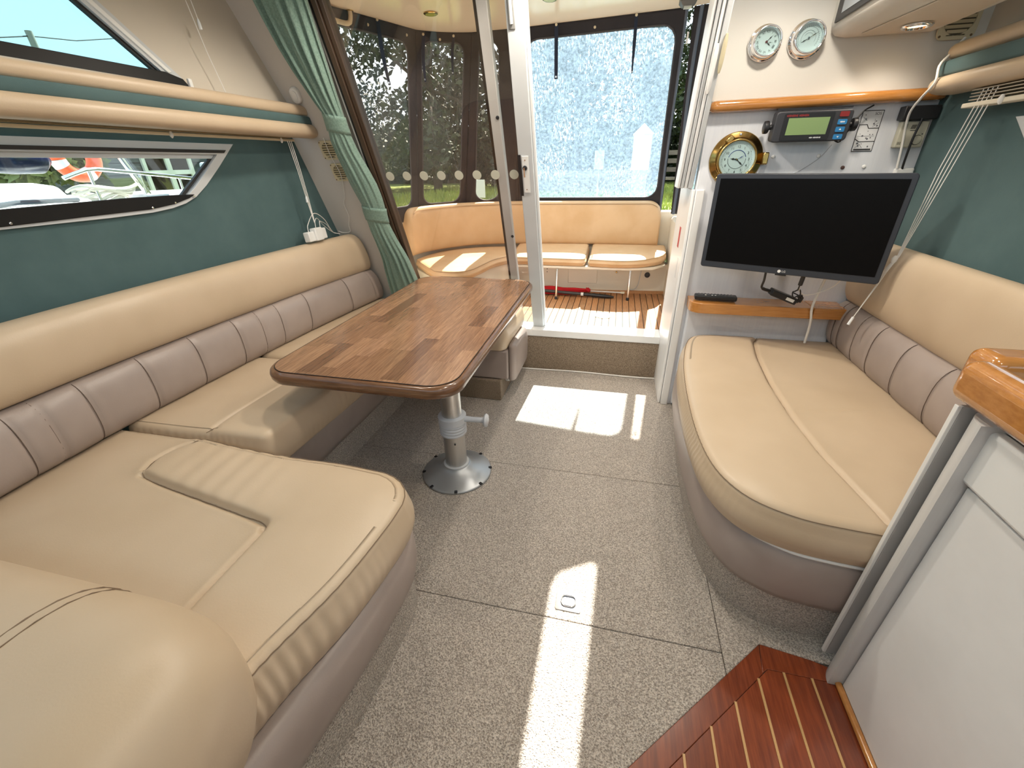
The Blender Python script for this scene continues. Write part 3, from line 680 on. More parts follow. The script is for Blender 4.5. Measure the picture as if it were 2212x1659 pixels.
# ================================================================== TABLE
TX0, TX1, TY0, TY1, TZ = -1.168, -.441, 1.060, 2.472, .630
tb = thing('dining_table', 'walnut stave table on a grey metal pedestal between the settees', 'table', (-.61, 1.42, 0))
top = obj('edge_band', (lambda: (lambda O: MB().rings([[(p[0], p[1], z) for p in roundpoly(rect(TX0+d, TX1-d, TY0+d, TY1-d), .105-d*.6, 12)] for d, z in
      ((.022, TZ-.004), (.016, TZ-.002), (.010, TZ-.003), (.003, TZ-.010), (0, TZ-.020), (.001, TZ-.034), (.006, TZ-.044), (.016, TZ-.050), (.06, TZ-.050))], caps=True))(0))(), EDGEW, tb, smooth='all')
inner = roundpoly(rect(TX0+.018, TX1-.018, TY0+.018, TY1-.018), .094, 12)
rows = 11; rw = (TX1-TX0-.036)/rows; rnd = random.Random(5)
def clip_convex(poly, conv):
    n = len(conv)
    for i in range(n):
        p, q = conv[i], conv[(i+1) % n]; ex, ey = q[0]-p[0], q[1]-p[1]
        if abs(ex)+abs(ey) < 1e-7: continue
        a, b = ey, -ex; poly = clip(poly, a, b, a*p[0]+b*p[1])
        if len(poly) < 3: return []
    return poly
for r_ in range(rows):
    x0 = TX0+.018+r_*rw; y = TY0-rnd.uniform(0, .3)
    while y < TY1:
        ln = rnd.uniform(.22, .50); q = clip_convex(rect(x0+.0002, x0+rw-.0002, y+.0002, y+ln-.0002), inner)
        if len(q) >= 3:
            cxx = sum(p[0] for p in q)/len(q); cyy = sum(p[1] for p in q)/len(q)
            obj('stave', flat(q, TZ-.012, TZ+rnd.uniform(0, .0002)), STAVE, top)
        y += ln
bx_, by_ = -.61, 1.42
obj('edge_groove', MB().tube([(p[0], p[1], TZ-.0005) for p in list(inner)+[inner[0]]], .0016, 5), mat('groove_dark', (.02, .009, .004), .5), top)
fl_ = obj('flange', MB().lathe((bx_, by_, 0), (0, 0, 1), [(.155, 0), (.156, .006), (.150, .010), (.12, .022), (.085, .038), (.066, .050), (.060, .056), (.052, .056)], 64), GREYP, tb, smooth='all')
for k in range(8):
    a = k*PI/4+.3; c, s_ = math.cos(a), math.sin(a)
    obj('bolt_slot', MB().obox((bx_+.146*c, by_+.146*s_, .0105), (c, s_, 0), (-s_, c, 0), (0, 0, 1), .012, .007, .0025), BLK, fl_, bevel=.002)
obj('collar_ring', MB().lathe((bx_, by_, .05), (0, 0, 1), [(.053, 0), (.057, .002), (.057, .008), (.05, .010)], 40), mat('collar_plastic', (.6, .61, .62), .4), tb, smooth=True)
obj('lower_tube', MB().lathe((bx_, by_, .05), (0, 0, 1), [(.0475, 0), (.0475, .17)], 40), ALU, tb, smooth=True)
prof = [(.050, .215)]
for k in range(4): prof += [(.056, .218+k*.014), (.058, .222+k*.014), (.058, .227+k*.014), (.0545, .231+k*.014)]
prof += [(.060, .275), (.060, .305), (.050, .310), (.044, .310)]
clp = obj('clamp_collar', MB().lathe((bx_, by_, 0), (0, 0, 1), prof, 40), mat('clamp_grey', (.55, .57, .60), .35), tb, smooth=True)
obj('upper_tube', MB().lathe((bx_, by_, .30), (0, 0, 1), [(.042, 0), (.042, .275)], 40), ALU, tb, smooth=True)
obj('top_plate', MB().lathe((bx_, by_, .555), (0, 0, 1), [(.05, 0), (.12, .012), (.12, .0245)], 32), GREYP, tb, smooth=True)
hd = Vector((1, .08, -.02)).normalized(); h0 = Vector((bx_+.055, by_, .292))
hb = obj('clamp_handle', MB().tube([h0, h0+hd*.03, h0+hd*.075], [.014, .012, .012], 14), MATS['clamp_grey'], tb, smooth=True)
obj('handle_knob', MB().lathe(h0+hd*.078, hd, [(.011, -.004), (.013, 0), (.014, .004), (.026, .008), (.030, .014), (.026, .022), (.01, .026)], 20), MATS['clamp_grey'], hb, smooth=True)
obj('screw', MB().lathe((bx_+.02, by_-.0445, .185), (.4, -1, 0), [(.004, 0), (.004, .003)], 8), BLK, tb)

# ================================================================== RIGHT SETTEE
RB = spline([(.425, 2.235), (.372, 2.05), (.345, 1.80), (.335, 1.5), (.340, 1.25), (.365, 1.08), (.42, .975), (.51, .915), (.60, .897), (.74, .888)], 90)
rb = thing('settee_base', 'rounded taupe leather base with carpet plinth under the short settee', 'settee base', (.7, 1.5, 0))
obj('panel', sweep(RB, [(-.03, .335), (-.004, .328), (.010, .28), (.012, .21), (.004, .175), (-.010, .146), (-.05, .142), (-.14, .145), (-.14, .335)], nrm=1), TAU, rb, smooth='all')
obj('plinth', sweep(RB, [(-.018, .147), (-.030, .0), (-.14, .0), (-.14, .147)], nrm=1), CRP, rb, smooth=True)
obj('locker_top', flat([(.50, 2.2), (.46, 1.5), (.47, 1.15), (.56, 1.03), (.72, .98), (1.08, .98), (1.08, 2.2)], .29, .328), WHT, rb)
obj('base_rim', MB().tube([(p[0]+.004*0, p[1], .3345) for p in RB[40:]], .006, 6), WPL, rb, smooth=True)
GR = [(.735, 2.19), (.695, 2.10), (.662, 1.90), (.642, 1.65), (.640, 1.40), (.655, 1.18), (.682, 1.03), (.705, .93)]
def seatdz_r(x, y):
    gx = np.interp(y, [.93, 1.03, 1.18, 1.40, 1.65, 1.90, 2.10, 2.19], [.705, .682, .655, .640, .642, .662, .695, .735])
    f = 1/(1+np.exp((x-gx)/.010)); cr = .004*np.exp(-((y-1.47-.3*(x-.8))/.010)**2)*np.exp(-((x-.82)/.12)**2)
    return .014*f-.012*np.exp(-((y-2.2)/.06)**2)*f-cr
def wr_right(loop, arc, t):
    side = np.exp(-((loop[:, 0]-.33)/.06)**2)
    return -.0035*np.exp(-((np.mod(arc, .022)-.011)/.0035)**2)*np.sin(PI*np.clip(t*1.1, 0, 1))*side
ls_ = [tuple(p) for p in spline([(.50, 2.205), (.44, 2.175), (.395, 2.10), (.362, 1.97), (.330, 1.75), (.312, 1.45), (.314, 1.22), (.340, 1.06), (.40, .96), (.50, .905), (.62, .886), (.74, .882)], 90)]
k_ = int(np.argmin([abs(p[0]-.42)+abs(p[1]-.945) for p in ls_]))
mb, tl = cushion([ls_[k_:]+[(1.12, .882)], [(1.12, .882), (1.12, 2.212)], [(1.12, 2.212), (.60, 2.212)]+ls_[:1], ls_[:k_+1]],
                 [0, .02, .02, 0], .452, .335, 140, 180, r=.034, puff=.012, grooves=[(GR, .009, .018)], dz=seatdz_r, bulge=.012, wrinkle=wr_right)
s4 = thing('seat_cushion', 'rounded cream leather seat cushion of the short settee under the television', 'cushion', (.7, 1.5, .335))
obj('body', mb, LEA, s4, smooth='all')
obj('seam', MB().tube(on_surf(mb, GR, 100), .0012, 5), SEAM, s4)
obj('seam', MB().tube(tl+[tl[0]], .0013, 5), SEAM, s4)
RP = np.array([(1.035, y) for y in np.linspace(2.225, .876, 200)])
RPd = 2.225-RP[:, 1]
chR = [.08, .135, .27, .40, .58, .78, .98, 1.2, 1.45]
def swp_right(prof, ch, amp):
    c0 = (sum(p[0] for p in prof)/len(prof), sum(p[1] for p in prof)/len(prof)); rs = []
    for i in range(len(RP)):
        pin = sum(amp*math.exp(-((RPd[i]-c)/.010)**2) for c in ch); e = max(0, 1-RPd[i]/.05); e = 1-.35*e*e
        ring = []
        for a, z in prof:
            ca = c0[0]+(a-c0[0])*e; cz = c0[1]+(z-c0[1])*e; f = (a-c0[0])/.06 if a > c0[0] else 0
            ring.append((RP[i][0]-(ca-pin*max(0, f)+.002*math.sin(RPd[i]*31)*max(0, f)), RP[i][1], cz))
        rs.append(ring)
    return MB().rings(rs)
lr = thing('lumbar_bolster', 'taupe leather lumbar roll with stitched channels on the short settee', 'bolster', (1.06, 1.2, .46))
obj('roll', swp_right(sup((-.052, .553), (.066, .112), 2.5, 26), chR, .006), TAU, lr, smooth='all')
for c in chR[:6]:
    y = 2.225-c
    obj('seam', MB().tube([(1.035+.052-.0620*abs(math.cos(a))**.8, y, .553+.112*math.copysign(abs(math.sin(a))**.8, math.sin(a))) for a in np.linspace(-1.2, 1.25, 13)], .0013, 5), SEAMT, lr)
tag(obj('backrest_cushion', swp_right(sup((-.060, .790), (.060, .138), 2.5, 30), (), 0), LEA, smooth='all'), 'cream leather backrest roll of the short settee beside the television', 'backrest')

# ================================================================== GALLEY UNIT
gu = thing('galley_unit', 'light grey galley cabinet end with rounded grey corner post', 'cabinet', (.9, .4, 0))
obj('side_panel', MB().box(.690, .705, -.5, .788, .012, .690), GALL, gu, bevel=.002)
dw = obj('drawer_front', MB().box(.680, .705, -.5, .806, .697, .812), mat('drawer_white', (.80, .81, .80), .4), gu, bevel=.008, seg=3)
obj('panel_gap', MB().box(.694, .706, -.5, .79, .685, .70), mat('gap_grey', (.12, .12, .13), .6), gu)
post = [(.728, .792)]+[(.728+.068*math.cos(a), .792+.066*math.sin(a)) for a in np.linspace(PI, PI/2, 14)]+[(1.15, .858), (1.15, .792)]
obj('corner_post', flat(post, 0, .822), mat('post_grey', (.58, .58, .575), .35, var=(4, 3), col2=(.62, .62, .615), stretch=(20, 20, 1)), gu, smooth=True)
obj('end_panel', MB().box(.672, 1.155, .8595, .8685, .03, .824), mat('panel_grey', (.40, .395, .39), .5), gu, bevel=.001)
obj('edge_strip', MB().box(.664, .6715, .8595, .8695, .03, .824), WPL, gu, bevel=.001)
obj('back_body', MB().box(.71, 1.15, -.5, .81, .02, .80), BULK, gu)
obj('worktop', MB().box(.70, 1.15, -.5, .85, .813, .83), WPL, gu)
tag(obj('fiddle_rail', MB().box(.655, .708, -.5, .896, .8305, .912), TEAKV, bevel=.024, seg=6), 'glossy orange varnished wooden rail along the front of the galley top', 'rail')
tag(obj('fiddle_rail', MB().box(.709, 1.03, .886, .968, .8305, .912), TEAKV, bevel=.022, seg=6), 'glossy brown varnished wooden rail across the aft end of the galley top', 'rail')
tag(obj('toe_trim', MB().tube([(.684, y, .007) for y in np.linspace(.80, -.5, 12)], .0085, 10), TEAKV, smooth=True), 'thin varnished wooden bead at the foot of the grey galley panel', 'trim')
# ================================================================== PELMETS AND BLINDS
def pel_path(y1, y0, xa, xb, n=30): return [(lerp(xa, xb, i/(n-1)), lerp(y1, y0, i/(n-1))) for i in range(n)]
def pel_roll(path, cn, cz, hn, hz, sgn, e=2.4, raked=True, rnd_=.05):
    rs = []; y1 = path[0][1]
    for i, (x, y) in enumerate(path):
        s_ = 1 if not rnd_ else math.sqrt(max(.02, 1-max(0, 1-(y1-y)/rnd_)**2.2)) if i < 8 else 1
        ring = []
        for a, z in sup((0, 0), (hn, hz), e, 20):
            zz = cz+z*(.5+.5*s_); yy = y-(RK*(zz-1.40)*max(0, 1-i/12) if raked else 0)
            ring.append((x+sgn*(cn+a*(.4+.6*s_)), yy, zz))
        rs.append(ring)
    return MB().rings(rs)
def dense(y1, y0, xa, xb):
    ys = [y1-.05*(k/7)**1.5 for k in range(8)]+list(np.linspace(y1-.09, y0, 16)); return [(lerp(xa, xb, (y1-y)/(y1-y0)), y) for y in ys]
pl_ = thing('pelmet', 'cream padded pelmet with teal stripe above the long settee window', 'pelmet', (-1.6, 1.0, 1.37))
pp = dense(2.196, -.5, -1.500, -1.548)
obj('lower_roll', pel_roll(pp, -.047, 1.407, .047, .0325, 1), LEA, pl_, smooth='all')
obj('stripe', pel_roll(pp, -.054, 1.450, .039, .020, 1, 5), GRN, pl_, smooth='all')
obj('upper_roll', pel_roll(pp, -.056, 1.489, .038, .027, 1), LEA, pl_, smooth='all')
pr_ = thing('pelmet', 'cream padded pelmet with teal stripe over the short settee', 'pelmet', (1.1, 1.0, 1.43))
pq = dense(2.155, -.5, 1.045, 1.045)
obj('lower_roll', pel_roll(pq, -.062, 1.463, .062, .030, -1, 2.4, False, .045), LEA, pr_, smooth='all')
obj('stripe', pel_roll(pq, -.076, 1.512, .058, .026, -1, 5, False, .03), GRN, pr_, smooth='all')
obj('upper_roll', pel_roll(pq, -.090, 1.562, .068, .030, -1, 2.4, False, .045), LEA, pr_, smooth='all')
# blinds
bl = thing('roman_blind', 'gathered cream blind tucked below the pelmet over the low side window', 'blind', (-1.62, 1.0, 1.36))
for k in range(4):
    obj('slat', MB().prism([(-1.60-.0572*(2.06-y)-.010+.03*s_, y, 1.374+.003*k-.0004) for y, s_ in ((2.06, 0), (2.06, 1), (-.5, 1), (-.5, 0))], (0, 0, .0016)), CORD if k == 3 else mat('blind_tan', (.42, .31, .18), .7), bl)
obj('bottom_rail', MB().prism([(-1.585-.0572*(2.09-y)+.02*s_-.018, y, 1.361) for y, s_ in ((2.09, 0), (2.09, 1), (-.5, 1), (-.5, 0))], (0, 0, .010)), mat('blind_rail', (.66, .55, .38), .5), bl, bevel=.002)
for y in (1.46, 2.0): obj('cord_knot', MB().lathe((-1.583-.0572*(2.06-y), y, 1.352), (0, 0, 1), [(.002, 0), (.006, .006), (.007, .014), (.003, .022)], 8), CORD, bl, smooth=True)
for k, dx in enumerate((0, .006, .012)):
    a = Vector((-1.578, 2.03+dx*2.2, 1.362)); b = Vector((-1.585+dx*.3, 2.083+dx, 1.10)); c = Vector((-1.575, 2.09+.3*dx, .985))
    obj('pull_cord', MB().tube([a, lerp(a, b, .5)+Vector((0, .004, 0)), b, lerp(b, c, .5), c], .0016, 5), CORD, bl)
obj('cord_toggle', MB().lathe((-1.584, 2.083, 1.085), (0, 0, 1), [(.006, 0), (.006, .02), (.003, .03)], 8), mat('clear_toggle', (.8, .82, .82), .15), bl)
br = thing('venetian_blind', 'raised cream blind under the pelmet over the short settee', 'blind', (1.11, 1.0, 1.38))
for k in range(4):
    obj('slat', MB().box(1.085, 1.125, -.5, 1.945, 1.400+.009*k, 1.4025+.009*k), mat('slat_tan', (.46, .40, .32), .6), br)
obj('bottom_rail', MB().box(1.082, 1.122, -.5, 1.965, 1.380, 1.394), mat('slat_rail', (.70, .64, .52), .5), br, bevel=.003)
obj('cord_knot', MB().lathe((1.080, 1.79, 1.376), (0, 0, 1), [(.002, 0), (.007, .006), (.008, .016), (.003, .026)], 8), CORD, br, smooth=True)
for k in range(4):
    o_ = .006*k
    p0 = Vector((1.09, 1.90-.02*k, 1.43)); p1 = Vector((1.035, 1.898-.004*k, .915)); p2 = Vector((1.005, 1.902-.002*k, .80)); p3 = Vector((.965, 1.895, .672))
    obj('pull_cord', MB().tube([p0, lerp(p0, p1, .45)+Vector((-.010+.004*k, 0, 0)), p1, lerp(p1, p2, .5)+Vector((-.006, .006-o_*.6, 0)), p2, p3], .0016, 5), CORD, br)
obj('cord_knot', MB().lathe((1.027, 1.895, .885), (.05, 0, 1), [(.003, 0), (.009, .008), (.010, .02), (.004, .03)], 9), CORD, br, smooth=True)
obj('cord_toggle', MB().tube([(.965, 1.895, .672), (.955, 1.892, .640)], [.005, .006], 8), MATS['clear_toggle'], br)
# hanging cord from the upper window blind
uc = thing('pull_cord', 'thin white blind cord with clear toggle hanging on the beige lining', 'cord', (-1.58, 1.7, 1.53))
obj('strand', MB().tube([(-1.605, 1.68, 1.95), (-1.60, 1.685, 1.80), (-1.59, 1.705, 1.65), (-1.575, 1.727, 1.52)], .0016, 5), CORD, uc)
obj('strand', MB().tube([(-1.605, 1.71, 1.95), (-1.60, 1.71, 1.80), (-1.595, 1.713, 1.745)], .0016, 5), CORD, uc)
obj('toggle', MB().tube([(-1.595, 1.713, 1.747), (-1.595, 1.713, 1.735), (-1.594, 1.713, 1.715)], [.003, .006, .0065], 8), MATS['clear_toggle'], uc, smooth=True)
# ================================================================== CURTAIN
def curtain(rows, folds, amp, n=72, seed=2):
    rs = []
    for (xl, xr, z, am) in rows:
        ring = []; xc = (xl+xr)/2; hw = (xr-xl)/2
        for k in range(n):
            a = 2*PI*k/n; ca, sa = math.cos(a), math.sin(a)
            f = 1+am*math.sin(folds*2*a+z*3)*.55
            x = xc+hw*ca; o = .06+.034*sa*f+am*.014*math.sin(folds*1.5*ca*2+z*3)
            ring.append(dpt(x, z, o))
        rs.append(ring)
    return MB().rings(rs)
rows_ = [(-1.53, -1.262, 1.93, .95), (-1.515, -1.268, 1.85, .95), (-1.50, -1.275, 1.77, .9), (-1.485, -1.282, 1.70, .85), (-1.46, -1.288, 1.62, .75), (-1.432, -1.294, 1.55, .6), (-1.412, -1.297, 1.50, .45), (-1.396, -1.298, 1.465, .25),
         (-1.398, -1.300, 1.44, .1), (-1.405, -1.301, 1.395, .1), (-1.413, -1.297, 1.36, .25), (-1.411, -1.290, 1.31, .3), (-1.404, -1.268, 1.23, .3), (-1.398, -1.252, 1.16, .3), (-1.388, -1.248, 1.10, .25), (-1.378, -1.250, 1.05, .15),
         (-1.384, -1.258, 1.01, .1), (-1.386, -1.262, .965, .1), (-1.388, -1.254, .91, .3), (-1.384, -1.243, .855, .4), (-1.382, -1.225, .79, .45), (-1.384, -1.212, .735, .5), (-1.396, -1.204, .67, .5), (-1.404, -1.198, .61, .5), (-1.415, -1.188, .53, .5), (-1.42, -1.18, .47, .45)]
RR = np.array(rows_); zz = np.linspace(1.93, .47, 90)
rows2 = [(np.interp(-z, -RR[:, 2], RR[:, 0]), np.interp(-z, -RR[:, 2], RR[:, 1]), z, np.interp(-z, -RR[:, 2], RR[:, 3])) for z in zz]
cu = thing('curtain', 'mint green curtain gathered by two tie bands beside the brown framed glass', 'curtain', (-1.33, 2.5, .47))
obj('cloth', curtain(rows2, 7, .5), CURT, cu, smooth='all')
for z0, z1 in ((1.392, 1.462), (.968, 1.045)):
    r_ = [(np.interp(-z, -RR[:, 2], RR[:, 0])-.006, np.interp(-z, -RR[:, 2], RR[:, 1])+.006, z, 0) for z in np.linspace(z1, z0, 6)]
    mbt = MB().rings([[dpt((xl+xr)/2+(xr-xl)/2*math.cos(2*PI*k/40), z-.010*math.cos(2*PI*k/40), .06+.037*math.sin(2*PI*k/40)) for k in range(40)] for xl, xr, z, _ in r_])
    obj('tie_band', mbt, CURT, cu, smooth='all')
# ================================================================== LEFT WALL SMALL THINGS
def vent(c, u, v, w_, r, label, group=None, nsl=6):
    c, u, v, w_ = Vector(c), Vector(u), Vector(v), Vector(w_)
    t = thing('speaker_vent', label, 'vent', c, group)
    pl = roundpoly(rect(-r, r, -r, r), r*.38, 6)
    # plate with round opening
    hole = [(r*.80*math.cos(a), r*.80*math.sin(a)) for a in np.linspace(0, 2*PI, 33)[:-1]]
    P3 = lambda q, d=0: c+u*q[0]+v*q[1]+w_*d
    obj('plate', MB().holed([P3(q, .001) for q in pl], [[P3(q, .001) for q in hole]], w_*.006), CRM, t, bevel=.0012)
    obj('backing', MB().prism([P3(q, .0006) for q in hole], w_*.001), mat('vent_dark', (.10, .085, .05), .7), t)
    for k in range(nsl):
        b = -r*.72+(k+.5)*r*1.44/nsl; hl = math.sqrt(max(0, (r*.80)**2-b*b))*.98
        obj('slat', MB().obox(P3((0, b), .004), u, (v+w_*.5).normalized(), w_, hl, r*.085, .0012), CRM, t)
    for q in ((-.82, -.82), (.82, -.82), (-.82, .82), (.82, .82)): obj('screw', MB().lathe(P3((q[0]*r, q[1]*r), .0065), w_, [(r*.07, 0), (r*.07, .0012)], 8), mat('screw_brown', (.12, .07, .03), .5), t)
    return t
vent(dpt(-1.483, 1.325, .002), DU, DV, DN, .046, 'upper round slatted cream vent on the end column beside the curtain')
vent(dpt(-1.470, 1.222, .002), DU, DV, DN, .046, 'lower round slatted cream vent on the end column beside the curtain')
ps = roundpoly([(-.024, -.034), (.024, -.034), (.024, .034), (-.024, .034)], .022, 8)
sn = thing('wall_sensor', 'white oval plastic sensor cover on the column above the pelmet end', 'sensor', dpt(-1.538, 1.553, .002))
c0 = Vector(dpt(-1.538, 1.553, .002))
obj('cover', MB().rings([[c0+(DU*a+DV*b)*s_+DN*d for a, b in ps] for s_, d in ((1, 0), (1, .010), (.93, .016), (.8, .018))]), WPL, sn, smooth=True)
obj('button', MB().rings([[c0+(DU*a+DV*b+DV*.004)*s_+DN*d for a, b in ps] for s_, d in ((.55, .0182), (.55, .021), (.45, .0215))]), WPL, sn, smooth=True)
# chargers on the backrest top
g = 'white chargers on the backrest top'
for k, (y, z, x, h) in enumerate(((2.045, .893, -1.590, .05), (2.095, .893, -1.578, .065), (2.155, .893, -1.595, .055))):
    t = thing('phone_charger', ['small white plug charger, lowest of the three on the backrest top', 'tall white plug charger, middle one of three on the backrest top', 'white plug charger nearest the end column on the backrest top'][k], 'charger', (x, y, z), g)
    obj('body', MB().obox((x, y, z+h/2), (1, 0, .1), (0, 1, 0), (-.1, 0, 1), .018, .024 if k != 1 else .03, h/2), WPL, t, bevel=.005, seg=3)
    p = Vector((x, y, z+h)); q = [Vector((-1.60, 2.21, .99)), Vector((-1.63, 2.24, .95)), Vector((-1.62, 2.25, .955))][k]
    pk = (p+q)/2+Vector((.0, -.01*k, .06-.015*k))
    cv = spline([tuple(p), tuple(p+Vector((0, .004, .03))), tuple(pk), tuple(q), (-1.62, 2.30, .905), (-1.60, 2.33, .893)], 28)
    obj('cable', MB().tube([tuple(c) for c in cv], .0019, 6), CORD, t, smooth=True)
cv = spline([dpt(-1.483, 1.378, .012), dpt(-1.482, 1.30, .014), dpt(-1.468, 1.21, .014), dpt(-1.50, 1.10, .012), dpt(-1.525, 1.06, .012), dpt(-1.525, .99, .014), dpt(-1.55, .94, .015), dpt(-1.56, .90, .016), dpt(-1.60, .895, .03), dpt(-1.62, .905, .04)], 60)
tag(obj('wall_cable', MB().tube([tuple(c) for c in cv], .0019, 6), CORD, smooth=True), 'thin white cable hanging down the end column past the two cream vents', 'cable')

# ================================================================== RIGHT BULKHEAD THINGS
BU, BV, BN = Vector((1, 0, 0)), Vector((0, 0, 1)), Vector((0, -1, 0))
def ship_dial(c, R, name, label, cat, case, roman=None):
    c = Vector(c); t = thing(name, label, cat, c)
    obj('case', MB().lathe(c, BN, [(R, 0), (R, .006), (R*.97, .012), (R*.90, .012), (R*.88, .018), (R*.85, .036), (R*.83, .046), (R*.78, .050), (R*.72, .048), (R*.70, .036), (R*.70, .026)], 48), case, t, smooth='all')
    d = obj('dial', MB().lathe(c+BN*.026, BN, [(R*.705, 0), (R*.705, .001)], 40), DIAL, t)
    obj('cover_glass', MB().lathe(c+BN*.035, BN, [(R*.71, 0), (R*.71, .0008)], 40), GLS, t)
    return t, d, c+BN*.0276
def hand(o, ang, ln, wd, lift=0.):
    a = math.radians(90-ang); d = BU*math.cos(a)+BV*math.sin(a); p = BU*-math.sin(a)+BV*math.cos(a); o = o+BN*lift
    return MB().prism([o-d*ln*.15-p*wd*.6, o+d*ln*.35-p*wd*.5, o+d*ln*.55-p*wd*1.2, o+d*ln*.75-p*wd*.35, o+d*ln, o+d*ln*.75+p*wd*.35, o+d*ln*.55+p*wd*1.2, o+d*ln*.35+p*wd*.5, o-d*ln*.15+p*wd*.6], BN*.0004)
t, d, o = ship_dial((.497, 2.233, 1.640), .060, 'ship_clock', 'round chrome clock with roman numerals on the upper bulkhead', 'clock', CHROME)
rom = ['XII', 'I', 'II', 'III', 'IIII', 'V', 'VI', 'VII', 'VIII', 'IX', 'X', 'XI']
mbn = MB()
for k in range(12):
    a = math.radians(90-30*k); dv = BU*math.cos(a)+BV*math.sin(a); pu = BU*math.sin(a)-BV*math.cos(a)
    mbn.text(rom[k], .011, o+dv*.031, pu, dv)
obj('numerals', mbn, INK, d)
obj('hour_hand', hand(o, 130, .022, .0022, .0006), INK, d); obj('minute_hand', hand(o, 45, .030, .0018, .0012), INK, d); obj('second_hand', hand(o, 100, .026, .0005, .0018), INK, d)
obj('hub', MB().lathe(o, BN, [(.004, 0), (.004, .003), (.002, .004)], 12), mat('hub_red', (.15, .02, .02), .3), d)
t, d, o = ship_dial((.640, 2.233, 1.642), .063, 'ship_barometer', 'round chrome barometer beside the clock on the upper bulkhead', 'barometer', CHROME)
for r_, a0, a1 in ((.034, -130, 130), (.024, -120, 120), (.016, -60, 60)):
    obj('scale_ring', MB().tube([o+(BU*math.sin(math.radians(a))+BV*math.cos(math.radians(a)))*r_ for a in np.linspace(a0, a1, 40)], .0004, 4), mat('scale_grey', (.28, .32, .34), .5), d)
mbn = MB()
for a in range(-130, 131, 10):
    dv = BU*math.sin(math.radians(a))+BV*math.cos(math.radians(a)); pu = BU*math.cos(math.radians(a))-BV*math.sin(math.radians(a))
    mbn.obox(o+dv*.0365, pu, dv, BN, .0004, .002, .0002)
obj('scale_marks', mbn, MATS['scale_grey'], d)
obj('needle', hand(o, 240, .028, .0016, .0008), INK, d); obj('marker_needle', hand(o, 60, .036, .0010, .0016), BRASS, d)
obj('hub', MB().lathe(o, BN, [(.0045, 0), (.0045, .003), (.002, .004)], 12), STEEL, d)
# brass tide clock
c = Vector((.478, 2.239, 1.243)); R = .106
bc = thing('brass_clock', 'round brass porthole clock partly hidden behind the television', 'clock', c)
obj('porthole_ring', MB().lathe(c, BN, [(R, 0), (R, .006), (R*.97, .010), (R*.80, .011), (R*.76, .020), (R*.74, .032), (R*.71, .036), (R*.67, .035), (R*.66, .028), (R*.66, .024)], 56), BRASS, bc, smooth='all')
d = obj('dial', MB().lathe(c+BN*.024, BN, [(R*.665, 0), (R*.665, .001)], 48), DIAL, bc)
obj('cover_glass', MB().lathe(c+BN*.033, BN, [(R*.665, 0), (R*.665, .0008)], 40), GLS, bc)
o = c+BN*.0256; mbn = MB(); mt = MB()
for k in range(12):
    a = math.radians(90-30*k); dv = BU*math.cos(a)+BV*math.sin(a)
    mbn.text(str(12 if k == 0 else k), .0135, o+dv*.0475, BU, BV)
for k in range(60):
    a = math.radians(6*k); dv = BU*math.sin(a)+BV*math.cos(a); pu = BU*math.cos(a)-BV*math.sin(a)
    mt.obox(o+dv*.0585, pu, dv, BN, .0004 if k % 5 else .0009, .0016, .0002)
obj('numerals', mbn, INK, d); obj('minute_marks', mt, INK, d)
obj('tide_ring', MB().tube([o+(BU*math.sin(math.radians(a))+BV*math.cos(math.radians(a)))*.035 for a in np.linspace(-75, 75, 30)], .0012, 4), INKB, d)
obj('tide_ring', MB().tube([o+(BU*math.sin(math.radians(a))+BV*math.cos(math.radians(a)))*.035 for a in np.linspace(85, 275, 36)], .0007, 4), INK, d)
obj('hour_hand', hand(o, 277, .028, .0036, .0006), INK, d); obj('minute_hand', hand(o, 131, .040, .0026, .0012), INK, d); obj('tide_hand', hand(o, 60, .034, .0012, .0018), INKB, d)
obj('hub', MB().lathe(o, BN, [(.0035, 0), (.0035, .003), (.002, .004)], 12), BRASS, d)
obj('latch_lug', MB().box(.577, .600, 2.205, 2.239, 1.222, 1.268), BRASS, bc, bevel=.004)
obj('hinge_lug', MB().obox((.437, 2.222, 1.318), (.6, 0, .8), (-.8, 0, .6), (0, 1, 0), .016, .011, .014), BRASS, bc, bevel=.004)
obj('hinge_lug', MB().obox((.420, 2.222, 1.168), (.7, 0, -.7), (.7, 0, .7), (0, 1, 0), .014, .011, .012), BRASS, bc, bevel=.004)
obj('screw', MB().lathe(c+BN*.0105+BV*R*.885, BN, [(.005, 0), (.005, .001), (.003, .002)], 12), STEEL, bc)
# wooden fiddle trim above
def bar_x(x0, x1, yc, zc, hy, hz, e=3.2, rnd_=.03, n=26, tilt=0.):
    rs = []
    for i in range(n):
        t = i/(n-1); x = lerp(x0, x1, t) if i > 6 else x0+(x1-x0)/(n-1)*i*.45 if i < 7 else 0
        e_ = max(0, 1-(x-x0)/rnd_); sc = math.sqrt(max(.03, 1-e_*e_))
        rs.append([(x, yc+a*(.4+.6*sc), zc+z*(.35+.65*sc)+tilt*(x-x0)) for a, z in sup((0, 0), (hy, hz), e, 18)])
    return MB().rings(rs)
tag(obj('wooden_trim', bar_x(.332, 1.145, 2.222, 1.437, .036, .0215, 3, .025, 30, .014), TEAKV, smooth='all'), 'long glossy orange wooden trim rail below the chrome instruments', 'trim')
